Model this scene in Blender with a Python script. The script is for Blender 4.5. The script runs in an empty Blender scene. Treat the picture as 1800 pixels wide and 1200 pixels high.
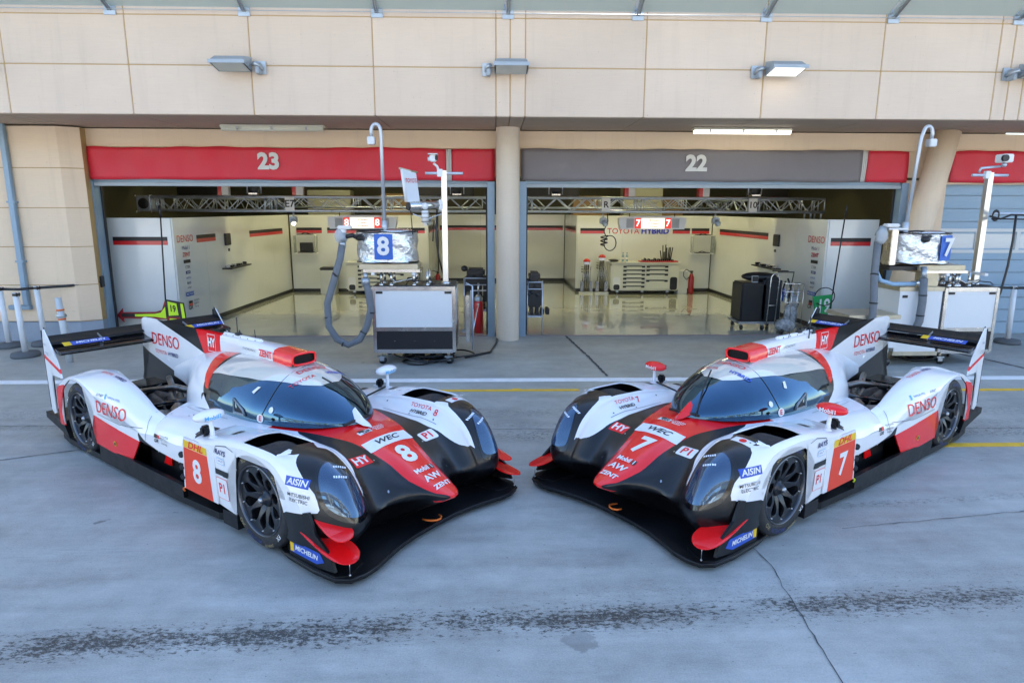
import bpy, bmesh, math, random
import numpy as np
from mathutils import Vector, Matrix
from mathutils.bvhtree import BVHTree
R=math.radians; PI=math.pi
random.seed(5)
scn=bpy.context.scene
col=scn.collection
# ---------------------------------------------------------------- camera
cam=bpy.data.cameras.new('camera'); co=bpy.data.objects.new('camera',cam); col.objects.link(co)
cam.sensor_width=36; cam.lens=1152.93/1800*36; cam.clip_start=.05; cam.clip_end=2000
PITCH,YAW,ROLL,HC=.200128,.029038,.002916,2.3348
fw=Vector((math.sin(YAW)*math.cos(PITCH),math.cos(YAW)*math.cos(PITCH),-math.sin(PITCH)))
rt=Vector((math.cos(YAW),-math.sin(YAW),0)); up=rt.cross(fw)
r2=rt*math.cos(ROLL)+up*math.sin(ROLL); u2=-rt*math.sin(ROLL)+up*math.cos(ROLL)
m=Matrix((r2,u2,-fw)).transposed().to_4x4(); m.translation=(0,0,HC); co.matrix_world=m
scn.camera=co
# ---------------------------------------------------------------- world, sun, exposure
SUN_EL,SUN_ROT=48,18      # sun stands high behind the pit building
w=bpy.data.worlds.new('World'); scn.world=w; w.use_nodes=True
nt=w.node_tree; sky=nt.nodes.new('ShaderNodeTexSky'); sky.sky_type='NISHITA'; sky.sun_disc=False
sky.sun_elevation=R(SUN_EL); sky.sun_rotation=R(SUN_ROT); sky.air_density=1.0; sky.dust_density=.15; sky.ozone_density=1.5
bg=nt.nodes['Background']; bg.inputs[1].default_value=.15; nt.links.new(sky.outputs[0],bg.inputs[0])
sl=bpy.data.lights.new('sun','SUN'); so=bpy.data.objects.new('sun',sl); col.objects.link(so)
sl.energy=5.0; sl.angle=R(.5); sl.color=(1,.95,.87)
sd=Vector((math.sin(R(SUN_ROT))*math.cos(R(SUN_EL)),math.cos(R(SUN_ROT))*math.cos(R(SUN_EL)),math.sin(R(SUN_EL))))
so.rotation_euler=(-sd).to_track_quat('-Z','Y').to_euler()
scn.view_settings.view_transform='Standard'; scn.view_settings.look='None'; scn.view_settings.gamma=1
scn.view_settings.exposure=1.94
scn.render.engine='CYCLES'
scn.cycles.max_bounces=8
# ---------------------------------------------------------------- materials
MATS={}
def mat(name,c=(.8,.8,.8),rough=.5,metal=0,coat=0,spec=.5,emis=None,es=0,var=0,vs=3,bump=0,bs=40,trans=0,ior=1.5,stretch=(1,1,1),alpha=1):
    if name in MATS: return MATS[name]
    m=bpy.data.materials.new(name); m.use_nodes=True; n=m.node_tree; b=n.nodes['Principled BSDF']
    b.inputs['Base Color'].default_value=(*c,1); b.inputs['Roughness'].default_value=rough; b.inputs['Metallic'].default_value=metal
    b.inputs['Coat Weight'].default_value=coat; b.inputs['Coat Roughness'].default_value=.03
    b.inputs['Specular IOR Level'].default_value=spec; b.inputs['IOR'].default_value=ior
    b.inputs['Transmission Weight'].default_value=trans; b.inputs['Alpha'].default_value=alpha
    if emis: b.inputs['Emission Color'].default_value=(*emis,1); b.inputs['Emission Strength'].default_value=es
    tc=n.nodes.new('ShaderNodeTexCoord'); mp=n.nodes.new('ShaderNodeMapping'); mp.inputs['Scale'].default_value=stretch
    n.links.new(tc.outputs['Object'],mp.inputs[0])
    if var:
        no=n.nodes.new('ShaderNodeTexNoise'); no.inputs['Scale'].default_value=vs; no.inputs['Detail'].default_value=8; no.inputs['Roughness'].default_value=.65
        n.links.new(mp.outputs[0],no.inputs['Vector'])
        mr=n.nodes.new('ShaderNodeMapRange'); mr.inputs[1].default_value=.3; mr.inputs[2].default_value=.7; mr.inputs[3].default_value=1-var; mr.inputs[4].default_value=1+var
        n.links.new(no.outputs['Fac'],mr.inputs[0])
        mx=n.nodes.new('ShaderNodeVectorMath'); mx.operation='SCALE'; mx.inputs[0].default_value=c; n.links.new(mr.outputs[0],mx.inputs['Scale'])
        n.links.new(mx.outputs[0],b.inputs['Base Color'])
        m2=n.nodes.new('ShaderNodeMapRange'); m2.inputs[1].default_value=.3; m2.inputs[2].default_value=.7; m2.inputs[3].default_value=rough*.8; m2.inputs[4].default_value=min(1,rough*1.25)
        n.links.new(no.outputs['Fac'],m2.inputs[0]); n.links.new(m2.outputs[0],b.inputs['Roughness'])
    if bump:
        nb=n.nodes.new('ShaderNodeTexNoise'); nb.inputs['Scale'].default_value=bs; nb.inputs['Detail'].default_value=4; n.links.new(mp.outputs[0],nb.inputs['Vector'])
        bp=n.nodes.new('ShaderNodeBump'); bp.inputs['Strength'].default_value=bump; bp.inputs['Distance'].default_value=.02
        n.links.new(nb.outputs['Fac'],bp.inputs['Height']); n.links.new(bp.outputs[0],b.inputs['Normal'])
    MATS[name]=m; return m
# ---------------------------------------------------------------- mesh helpers
class MB:
    def __init__(s): s.v=[]; s.f=[]; s.mi=[]; s.sm=[]; s.mats=[]
    def _m(s,m):
        if m not in s.mats: s.mats.append(m)
        return s.mats.index(m)
    def add(s,vs,fs,m,smooth=False,mtx=None):
        b=len(s.v); k=s._m(m)
        for v in vs:
            v=Vector(v)
            if mtx is not None: v=mtx@v
            s.v.append(v)
        for f in fs: s.f.append(tuple(b+i for i in f)); s.mi.append(k); s.sm.append(smooth)
        return s
    def box(s,lo,hi,m,bev=0,mtx=None):
        lo,hi=[min(a,b) for a,b in zip(lo,hi)],[max(a,b) for a,b in zip(lo,hi)]
        if bev:
            bm=bmesh.new(); bmesh.ops.create_cube(bm,size=1)
            for v in bm.verts: v.co=Vector([lo[i]+(v.co[i]+.5)*(hi[i]-lo[i]) for i in range(3)])
            bmesh.ops.bevel(bm,geom=bm.edges[:],offset=min(bev,min(hi[i]-lo[i] for i in range(3))*.45),segments=2,affect='EDGES')
            bm.verts.index_update()
            s.add([v.co.copy() for v in bm.verts],[[v.index for v in f.verts] for f in bm.faces],m,False,mtx); bm.free(); return s
        x0,y0,z0=lo; x1,y1,z1=hi
        return s.add([(x0,y0,z0),(x1,y0,z0),(x1,y1,z0),(x0,y1,z0),(x0,y0,z1),(x1,y0,z1),(x1,y1,z1),(x0,y1,z1)],
            [(0,3,2,1),(4,5,6,7),(0,1,5,4),(1,2,6,5),(2,3,7,6),(3,0,4,7)],m,False,mtx)
    def tube(s,pts,r,m,n=10,mtx=None,cap=True,closed=False):
        pts=[Vector(p) for p in pts]; N=len(pts); rs=r if hasattr(r,'__len__') else [r]*N
        vs=[];fs=[]; prev=None
        for i,p in enumerate(pts):
            if closed: t=(pts[(i+1)%N]-pts[i-1])
            else: t=(pts[min(i+1,N-1)]-pts[max(i-1,0)])
            t.normalize()
            if prev is None:
                a=Vector((0,0,1)) if abs(t.z)<.9 else Vector((1,0,0)); prev=t.cross(a).normalized()
            e=(prev-t*prev.dot(t)).normalized(); prev=e; g=t.cross(e)
            for k in range(n):
                an=2*PI*k/n; vs.append(p+(e*math.cos(an)+g*math.sin(an))*rs[i])
        M=N if closed else N-1
        for i in range(M):
            j=(i+1)%N
            for k in range(n):
                k2=(k+1)%n; fs.append((i*n+k,i*n+k2,j*n+k2,j*n+k))
        s.add(vs,fs,m,True,mtx)
        if cap and not closed:
            b=len(s.v)-len(vs); k=s._m(m)
            s.f.append(tuple(b+i for i in range(n))[::-1]); s.mi.append(k); s.sm.append(False)
            s.f.append(tuple(b+(N-1)*n+i for i in range(n))); s.mi.append(k); s.sm.append(False)
        return s
    def lathe(s,prof,m,n=24,mtx=None,axis='z',smooth=True):
        # prof: list of (r, h)
        vs=[];fs=[]
        for r,h in prof:
            for k in range(n):
                a=2*PI*k/n; c,d=r*math.cos(a),r*math.sin(a)
                vs.append((c,d,h) if axis=='z' else ((c,h,d) if axis=='y' else (h,c,d)))
        P=len(prof)
        for i in range(P-1):
            for k in range(n):
                k2=(k+1)%n; f=(i*n+k,i*n+k2,(i+1)*n+k2,(i+1)*n+k)
                fs.append(f if axis!='y' else f[::-1])
        return s.add(vs,fs,m,smooth,mtx)
    def prism(s,poly,h0,h1,m,axis='z',mtx=None,smooth=False):
        # poly 2D; axis z: (x,y) ; y: (x,z); x: (y,z)
        def P(a,b,h): return (a,b,h) if axis=='z' else ((a,h,b) if axis=='y' else (h,a,b))
        n=len(poly); vs=[P(a,b,h0) for a,b in poly]+[P(a,b,h1) for a,b in poly]
        fs=[tuple(range(n))[::-1],tuple(range(n,2*n))]+[(i,(i+1)%n,n+(i+1)%n,n+i) for i in range(n)]
        return s.add(vs,fs,m,smooth,mtx)
    def sphere(s,c,r,m,n=16,k=10,mtx=None):
        rx,ry,rz=r if hasattr(r,'__len__') else (r,r,r); vs=[];fs=[]
        for i in range(k+1):
            th=PI*i/k
            for j in range(n):
                a=2*PI*j/n; vs.append((c[0]+rx*math.sin(th)*math.cos(a),c[1]+ry*math.sin(th)*math.sin(a),c[2]+rz*math.cos(th)))
        for i in range(k):
            for j in range(n):
                fs.append((i*n+j,(i+1)*n+j,(i+1)*n+(j+1)%n,i*n+(j+1)%n))
        return s.add(vs,fs,m,True,mtx)
    def build(s,name,parent=None,fix=True):
        me=bpy.data.meshes.new(name); me.from_pydata([tuple(v) for v in s.v],[],s.f)
        for m in s.mats: me.materials.append(m)
        me.polygons.foreach_set('material_index',s.mi); me.polygons.foreach_set('use_smooth',s.sm)
        if fix:
            bm=bmesh.new(); bm.from_mesh(me); bmesh.ops.recalc_face_normals(bm,faces=bm.faces[:]); bm.to_mesh(me); bm.free()
        o=bpy.data.objects.new(name,me); col.objects.link(o)
        if parent: o.parent=parent
        return o
def tag(o,label=None,cat=None,group=None,kind=None):
    if label: o['label']=label
    if cat: o['category']=cat
    if group: o['group']=group
    if kind: o['kind']=kind
    return o
def thing(name,label,cat,loc=(0,0,0),rz=0,group=None):
    o=bpy.data.objects.new(name,None); col.objects.link(o); o.location=loc; o.rotation_euler=(0,0,rz); o.empty_display_size=.1
    return tag(o,label,cat,group)
def dup(root,loc,rz,label,group=None):
    r=root.copy(); col.objects.link(r); r.location=loc; r.rotation_euler=(0,0,rz); r['label']=label
    if group: r['group']=group
    for ch in list(root.children):
        c=ch.copy(); col.objects.link(c); c.parent=r
        for g in list(ch.children):
            d=g.copy(); col.objects.link(d); d.parent=c
    return r
def text_mesh(t,size=1,bold=0,sx=1,shear=0,align='CENTER'):
    """triangulated 2D verts/faces of a word, centred"""
    cu=bpy.data.curves.new('t','FONT'); cu.body=t; cu.size=size; cu.offset=bold*size; cu.align_x=align; cu.align_y='CENTER'; cu.shear=shear; cu.resolution_u=3; cu.fill_mode='FRONT'
    o=bpy.data.objects.new('t',cu); col.objects.link(o)
    dg=bpy.context.evaluated_depsgraph_get(); dg.update(); me=o.evaluated_get(dg).to_mesh()
    vs=[(v.co.x*sx,v.co.y) for v in me.vertices]; fs=[tuple(p.vertices) for p in me.polygons]
    o.evaluated_get(dg).to_mesh_clear(); bpy.data.objects.remove(o); bpy.data.curves.remove(cu)
    return vs,fs
def flat_text(mb,t,size,m,P,A,B,bold=0,sx=1,shear=0,off=.004):
    """flat lettering laid on a plane at P with axes A (right) B (up)"""
    vs,fs=text_mesh(t,size,bold,sx,shear); A=Vector(A).normalized(); B=Vector(B).normalized(); N=A.cross(B)
    mb.add([Vector(P)+A*a+B*b+N*off for a,b in vs],fs,m)
def rrect(w,h,r=.01,n=4):
    p=[]
    for cx,cy,a0 in ((w/2-r,h/2-r,0),(-w/2+r,h/2-r,90),(-w/2+r,-h/2+r,180),(w/2-r,-h/2+r,270)):
        for k in range(n+1):
            a=R(a0+90*k/n); p.append((cx+r*math.cos(a),cy+r*math.sin(a)))
    return p
# ================================================================ SETTING
def stone(name,c,grad=.05):
    m=bpy.data.materials.new(name); m.use_nodes=True; n=m.node_tree; b=n.nodes['Principled BSDF']; b.inputs['Roughness'].default_value=.72
    tc=n.nodes.new('ShaderNodeTexCoord')
    a=n.nodes.new('ShaderNodeTexNoise'); a.inputs['Scale'].default_value=.9; a.inputs['Detail'].default_value=6; n.links.new(tc.outputs['Object'],a.inputs['Vector'])
    mp=n.nodes.new('ShaderNodeMapping'); mp.inputs['Scale'].default_value=(3,3,60); n.links.new(tc.outputs['Object'],mp.inputs[0])
    s=n.nodes.new('ShaderNodeTexNoise'); s.inputs['Scale'].default_value=1.5; s.inputs['Detail'].default_value=5; n.links.new(mp.outputs[0],s.inputs['Vector'])
    f=n.nodes.new('ShaderNodeTexNoise'); f.inputs['Scale'].default_value=38; f.inputs['Detail'].default_value=3; n.links.new(tc.outputs['Object'],f.inputs['Vector'])
    g=n.nodes.new('ShaderNodeNewGeometry')
    def mth(op,x,y):
        k=n.nodes.new('ShaderNodeMath'); k.operation=op
        for i,v in enumerate((x,y)):
            if isinstance(v,(int,float)): k.inputs[i].default_value=v
            else: n.links.new(v,k.inputs[i])
        return k.outputs[0]
    t=mth('ADD',mth('MULTIPLY',mth('SUBTRACT',a.outputs[0],.5),.22),mth('MULTIPLY',mth('SUBTRACT',s.outputs[0],.5),.10))
    t=mth('ADD',t,mth('MULTIPLY',mth('SUBTRACT',g.outputs['Random Per Island'],.5),.07))
    # small dark pits
    mq=n.nodes.new('ShaderNodeMapping'); mq.inputs['Scale'].default_value=(5,5,.35); n.links.new(tc.outputs['Object'],mq.inputs[0]); vs_=n.nodes.new('ShaderNodeTexNoise'); vs_.inputs['Scale'].default_value=1.2; vs_.inputs['Detail'].default_value=7; vs_.inputs['Roughness'].default_value=.7; n.links.new(mq.outputs[0],vs_.inputs['Vector']); t=mth('ADD',t,mth('MULTIPLY',mth('MAXIMUM',mth('SUBTRACT',vs_.outputs[0],.52),0),-.35))
    pit=mth('MULTIPLY',mth('GREATER_THAN',f.outputs[0],.73),-.25); t=mth('ADD',mth('ADD',t,pit),1)
    v=n.nodes.new('ShaderNodeVectorMath'); v.operation='SCALE'; v.inputs[0].default_value=c; n.links.new(t,v.inputs['Scale']); n.links.new(v.outputs[0],b.inputs['Base Color'])
    bp=n.nodes.new('ShaderNodeBump'); bp.inputs['Strength'].default_value=.15; bp.inputs['Distance'].default_value=.01; n.links.new(s.outputs[0],bp.inputs['Height']); n.links.new(bp.outputs[0],b.inputs['Normal'])
    return m
STONE=stone('sandstone_cladding',(.66,.52,.405)); STONE2=stone('rendered_wall',(.76,.585,.415))
GROUT=mat('grout',(.46,.30,.13),.9)
def ground_mat():
    m=bpy.data.materials.new('pit_lane_concrete'); m.use_nodes=True; n=m.node_tree; b=n.nodes['Principled BSDF']
    L=n.links; tc=n.nodes.new('ShaderNodeTexCoord'); P=tc.outputs['Object']
    def noise(sc,det=6,ro=.6,st=None,rot=0):
        k=n.nodes.new('ShaderNodeTexNoise'); k.inputs['Scale'].default_value=sc; k.inputs['Detail'].default_value=det; k.inputs['Roughness'].default_value=ro
        if st:
            mp=n.nodes.new('ShaderNodeMapping'); mp.inputs['Scale'].default_value=st; mp.inputs['Rotation'].default_value=(0,0,rot); L.new(P,mp.inputs[0]); L.new(mp.outputs[0],k.inputs['Vector'])
        else: L.new(P,k.inputs['Vector'])
        return k.outputs['Fac']
    def M(op,x,y=0,z=0):
        k=n.nodes.new('ShaderNodeMath'); k.operation=op
        for i,v in enumerate((x,y,z)):
            if isinstance(v,(int,float)): k.inputs[i].default_value=v
            else: L.new(v,k.inputs[i])
        return k.outputs[0]
    def ramp(x,a,bb,lo=0,hi=1):
        k=n.nodes.new('ShaderNodeMapRange'); k.inputs[1].default_value=a; k.inputs[2].default_value=bb; k.inputs[3].default_value=lo; k.inputs[4].default_value=hi; L.new(x,k.inputs[0]); return k.outputs[0]
    sp=n.nodes.new('ShaderNodeSeparateXYZ'); L.new(P,sp.inputs[0]); X,Y=sp.outputs[0],sp.outputs[1]
    def band(y0,slope,wd,soft,x0=None,x1=None):
        d=M('ABSOLUTE',M('SUBTRACT',Y,M('ADD',M('MULTIPLY',X,slope),y0)))
        r=ramp(d,wd,wd+soft,1,0)
        if x0 is not None: r=M('MULTIPLY',r,M('MULTIPLY',ramp(X,x0-.5,x0+.3),ramp(X,x1-.3,x1+.6,1,0)))
        return r
    rub=noise(19,9,.80,(1,2.0,1),.07); rub2=noise(42,7,.8,(1,1.5,1),.05)
    sp1=M('MULTIPLY',ramp(rub,.50,.56),ramp(rub2,.42,.50))
    fine=ramp(noise(3,6,.7,(1,14,1),.06),.5,.75)
    patch=ramp(noise(1.1,3,.6,(1,1.6,1)),.36,.55,.45,1); bp_=M('MULTIPLY',band(3.38,.062,.02,.20),ramp(X,1.0,3.4,1,.72)); out=M('MULTIPLY',M('MULTIPLY',ramp(M('ADD',rub,M('MULTIPLY',bp_,M('MULTIPLY',patch,.20))),.61,.665),ramp(rub2,.40,.47)),ramp(bp_,.0,.2)); out=M('MAXIMUM',out,M('MULTIPLY',M('MULTIPLY',bp_,patch),M('MULTIPLY',ramp(noise(7,8,.7,(.35,5,1),.062),.38,.66),.62)))
    out=M('MAXIMUM',out,M('MULTIPLY',M('MULTIPLY',ramp(rub2,.52,.6),ramp(rub,.45,.6)),M('MULTIPLY',band(3.62,.066,.05,.08,.2,6),.7)))
    for (y0,s,wd,x0,x1,k) in ((6.55,.01,.10,.2,9,.9),(6.9,.0,.05,-9,9,.45),(7.35,.0,.10,-9,9,.5),(7.75,.0,.05,-9,9,.35),(4.55,.10,.03,1.6,5,.5),(5.8,.02,.07,-9,9,.35),(4.4,.05,.04,-9,-2.2,.3),(8.0,0,.04,-9,9,.4)):
        out=M('MAXIMUM',out,M('MULTIPLY',M('MULTIPLY',sp1 if k>.4 else fine,band(y0,s,wd,wd*1.4,x0,x1)),k))
    blots=M('MULTIPLY',ramp(noise(4.2,3,.5),.725,.76),.55); out=M('MAXIMUM',out,blots)
    specks=M('MAXIMUM',M('MULTIPLY',ramp(noise(26,2,.5,(1,1.6,1)),.72,.76),.6),M('MULTIPLY',ramp(noise(85,2,.5),.70,.78),.5)); out=M('MAXIMUM',out,specks)
    # damp spot
    dx=M('SUBTRACT',X,.47); dy=M('MULTIPLY',M('SUBTRACT',Y,3.2),1.05); rr=M('SQRT',M('ADD',M('MULTIPLY',dx,dx),M('MULTIPLY',dy,dy)))
    rr=M('ADD',rr,M('MULTIPLY',M('SUBTRACT',noise(11,4),.5),.16)); spot=ramp(rr,.085,.10,.38,0)
    out=M('MAXIMUM',out,spot)
    cloud=noise(.8,9,.68); streak=noise(1.6,9,.68,(.45,3.0,1),.05); swirl=noise(4.5,8,.75); mic=noise(95,3,.75)
    t=M('ADD',M('MULTIPLY',M('SUBTRACT',cloud,.5),.95),M('MULTIPLY',M('SUBTRACT',streak,.5),.95))
    t=M('ADD',t,M('MULTIPLY',M('SUBTRACT',swirl,.5),.60)); t=M('ADD',t,M('MULTIPLY',M('SUBTRACT',mic,.5),.75)); t=M('ADD',t,1)
    t=M('MULTIPLY',t,M('SUBTRACT',1,M('MULTIPLY',out,.90)))
    v=n.nodes.new('ShaderNodeVectorMath'); v.operation='SCALE'; v.inputs[0].default_value=(.365,.368,.342); L.new(t,v.inputs['Scale']); L.new(v.outputs[0],b.inputs['Base Color'])
    L.new(ramp(streak,.3,.7,.34,.62),b.inputs['Roughness'])
    bp=n.nodes.new('ShaderNodeBump'); bp.inputs['Strength'].default_value=.25; bp.inputs['Distance'].default_value=.004; L.new(mic,bp.inputs['Height']); L.new(bp.outputs[0],b.inputs['Normal'])
    return m
def struct(mb,name,**k): return tag(mb.build(name),kind='structure',**k)
GM=ground_mat()
g=MB(); g.add([(-300,-300,0),(300,-300,0),(300,300,0),(-300,300,0)],[(0,1,2,3)],GM); struct(g,'ground')
# painted lines, expansion joints and cracks in the concrete
WL=mat('white_road_paint',(.86,.86,.86),.6,var=.10,vs=6); YL=mat('yellow_road_paint',(.85,.50,.03),.6,var=.15,vs=9); DK=mat('joint_sealant',(.06,.065,.075),.8,var=.3,vs=8)
g=MB(); g.box((-60,8.72,.001),(60,8.90,.005),WL); struct(g,'painted_line')
g=MB(); g.box((-1.9,8.24,.001),(1.12,8.33,.005),YL); g.lathe([(0,.006),(.07,.006)],YL,10,Matrix.Translation((.30,8.30,0))); struct(g,'painted_line')
g=MB(); g.box((5.6,8.15,.001),(60,8.25,.005),YL); struct(g,'painted_line')
g=MB(); g.box((4.4,6.12,.001),(60,6.22,.005),YL)
g.add([(5.55,6.15,.006),(6.4,5.55,.006),(6.5,5.6,.006),(5.65,6.2,.006)],[(0,1,2,3)],YL); struct(g,'painted_line')
def crack(pts,wd,seed,z=.006,jit=.012):
    rr=random.Random(seed); P=[]
    for a,b in zip(pts[:-1],pts[1:]):
        n=max(2,int((Vector(b)-Vector(a)).length/.06))
        for i in range(n): P.append(Vector(a).lerp(Vector(b),i/n)+Vector((rr.uniform(-jit,jit),rr.uniform(-jit,jit)*.6)))
    P.append(Vector(pts[-1])); vs=[];fs=[]
    for i,p in enumerate(P):
        t=(P[min(i+1,len(P)-1)]-P[max(i-1,0)]).normalized(); q=Vector((-t.y,t.x)); w_=wd*rr.uniform(.5,1.4)
        vs+= [(p.x+q.x*w_,p.y+q.y*w_,z),(p.x-q.x*w_,p.y-q.y*w_,z)]
        if i: fs.append((2*i-2,2*i-1,2*i+1,2*i))
    return MB().add(vs,fs,DK)
struct(crack([(1.62,5.0),(1.82,4.2),(1.855,3.95),(1.82,3.7),(1.80,3.4),(1.75,2.84),(1.7,1)],.0032,1,jit=.006),'pavement_crack')
struct(crack([(-8.6,3.5),(-5.9,5.35),(-4.1,6.2),(-2.6,6.9)],.006,2),'pavement_crack')
struct(crack([(1.35,12),(1.53,10.2),(1.62,9.0)],.02,3,jit=.006),'expansion_joint')
struct(crack([(7.2,12),(7.9,9.7),(8.4,7.8)],.02,5,jit=.006),'expansion_joint')
struct(crack([(-9,6.9),(-5,6.95),(0,6.75),(9,6.6)],.004,6),'pavement_crack')
struct(crack([(2.6,4.45),(4.2,4.7),(6.5,4.75)],.003,7),'pavement_crack')
# garage floor: glossy cream paint
GF=mat('garage_floor_paint',(.50,.50,.41),.10,coat=.6,var=.08,vs=1.2,bump=.05,bs=1.6)
g=MB(); g.box((-8.6,12.06,.001),(9.2,24,.008),GF); struct(g,'garage_floor')
TH=mat('threshold_strip',(.28,.22,.22),.5,var=.2); g=MB(); g.box((-7.2,11.99,.001),(7.6,12.055,.012),TH); struct(g,'threshold')
# ---------------------------------------------------------------- pit building
bld=thing('pit_building','long beige stone pit building with open garages numbered 23 and 22','building',(0,0,0))
JX=[-30,-12.7,-10.9,-9.1,-7.50,-7.29,-7.06,-5.29,-3.53,-1.75,.05,.26,.485,2.27,4.05,5.83,7.6,7.82,8.04,9.83,11.6,13.4,15.2,30]
g=MB(); gap=.007
for z0,z1 in ((3.68,4.365),(4.365,5.045),(5.045,5.75),(5.75,6.45)):
    for a,b in zip(JX[:-1],JX[1:]): g.box((a+gap,10.30,z0+(gap if z0>3.7 else 0)),(b-gap,10.42,z1-gap),STONE,bev=.006)
g.build('fascia',bld)
g=MB(); g.box((-30,10.308,3.69),(30,10.6,6.45),GROUT); g.build('grout',bld)
SOF=stone('shaded_soffit_stone',(.46,.35,.26)); g=MB()  # same stone as the fascia, with the soffit's shade put into a darker colour
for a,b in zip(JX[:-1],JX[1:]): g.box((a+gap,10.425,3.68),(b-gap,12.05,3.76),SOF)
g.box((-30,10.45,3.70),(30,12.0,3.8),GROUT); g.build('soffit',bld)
g=MB(); g.box((-7.26,12.0,3.36),(8.2,12.3,3.66),STONE2); g.box((-7.26,12.06,2.9),(8.2,12.3,3.37),STONE2); g.box((8.2,12.0,2.78),(30,12.3,3.66),STONE2); g.build('header_wall',bld)
# upper storeys (cast the shade over the pit lane)
g=MB(); g.box((-34,10.6,6.45),(34,24,10.5),STONE2); g.build('upper_storeys',bld)
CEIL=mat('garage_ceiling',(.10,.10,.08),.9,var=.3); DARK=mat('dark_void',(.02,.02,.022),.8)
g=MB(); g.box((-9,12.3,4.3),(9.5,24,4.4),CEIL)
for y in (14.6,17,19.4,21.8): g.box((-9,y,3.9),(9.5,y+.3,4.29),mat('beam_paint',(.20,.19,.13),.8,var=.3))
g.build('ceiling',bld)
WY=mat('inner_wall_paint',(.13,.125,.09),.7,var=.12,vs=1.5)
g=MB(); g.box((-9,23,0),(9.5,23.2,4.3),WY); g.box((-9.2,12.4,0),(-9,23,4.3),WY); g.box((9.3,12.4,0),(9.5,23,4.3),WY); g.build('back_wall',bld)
# left side pier with horizontal joints and grey plinth, chamfered corner
PL=mat('plinth_paint',(.30,.34,.40),.6,var=.08); g=MB(); zs=[.36,1.0,1.66,2.32,2.98,3.66]
def pier(z0,z1,e,m):
    g.prism([(-30,11.62+e),(-7.28,11.62+e),(-7.00,11.80+e),(-7.06,12.3),(-30,12.3)],z0,z1,m)
pier(0,.36,.012,PL)
for a,b in zip(zs[:-1],zs[1:]): pier(a+.007,b-.007,0,STONE2)
pier(.35,3.65,.012,GROUT); g.build('pier',bld)
g=MB(); g.lathe([(.205,.0),(.205,3.68)],stone('column_paint',(.68,.57,.45)),40,Matrix.Translation((.26,11.72,0))); g.build('column',bld)
g=MB(); top=Vector((7.96,11.76,3.68)); bot=Vector((7.30,11.76,0)); g.tube([bot,top],.215,MATS.get('x') or STONE2,40); g.build('leaning_column',bld)
# wall strip between the doors, right pier
g=MB(); g.box((7.46,12.03,0),(8.25,12.3,2.85),STONE2); g.box((.06,11.95,0),(.47,12.3,2.85),STONE2); g.build('pier_wall',bld)
# ---- doors frames
BLU=mat('blue_grey_steel',(.24,.33,.42),.42,metal=.2,var=.08,vs=2); ALU=mat('brushed_aluminium',(.55,.56,.57),.32,metal=.9,var=.1,vs=5); BLK=mat('black_rubber',(.018,.018,.02),.6)
def door_frame(x0,x1):
    g=MB(); g.box((x0-.13,11.98,0),(x0,12.16,2.8),BLU); g.box((x1,11.98,0),(x1+.13,12.16,2.8),BLU)
    g.box((x0-.02,12.16,0),(x0+.03,12.2,2.8),BLK); g.box((x1-.03,12.16,0),(x1+.02,12.2,2.8),BLK)
    g.box((x0,12.0,2.70),(x1,12.12,2.76),mat('shutter_bar',(.36,.40,.42),.5,var=.06),.008); g.box((x0,12.02,2.765),(x1,12.3,2.9),BLU); g.build('door_frame',bld)
door_frame(-6.98,-.10); door_frame(.60,7.40)
# roller door of the next bay, with a window row
rd=MB(); x0,x1=8.15,16
for i in range(12):
    z0=.0+i*.235
    if 1.55<z0+.1<1.98: continue
    rd.box((x0,12.12,z0+.004),(x1,12.17,z0+.231),mat('roller_slat',(.27,.38,.48),.45,var=.06,vs=1.5),.01)
rd.build('roller_door',bld)
rb=MB(); rb.box((8.1,12.18,0),(30,12.3,2.8),BLU); rb.build('door_backing',bld)  # unseen backing, added to keep sunlit ground from showing between the slats
wd=MB(); fr=mat('pale_window_frame',(.62,.62,.6),.5); gl=mat('frosted_pane',(.42,.47,.50),.12,spec=.9)
wd.box((x0,12.10,1.54),(x1,12.15,1.60),fr); wd.box((x0,12.10,1.93),(x1,12.15,1.99),fr)
for k in range(9): wd.box((8.2+k*.78,12.10,1.60),(8.27+k*.78,12.15,1.93),fr)
wd.box((x0,12.125,1.6),(x1,12.14,1.93),gl); wd.build('window',bld)
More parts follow.
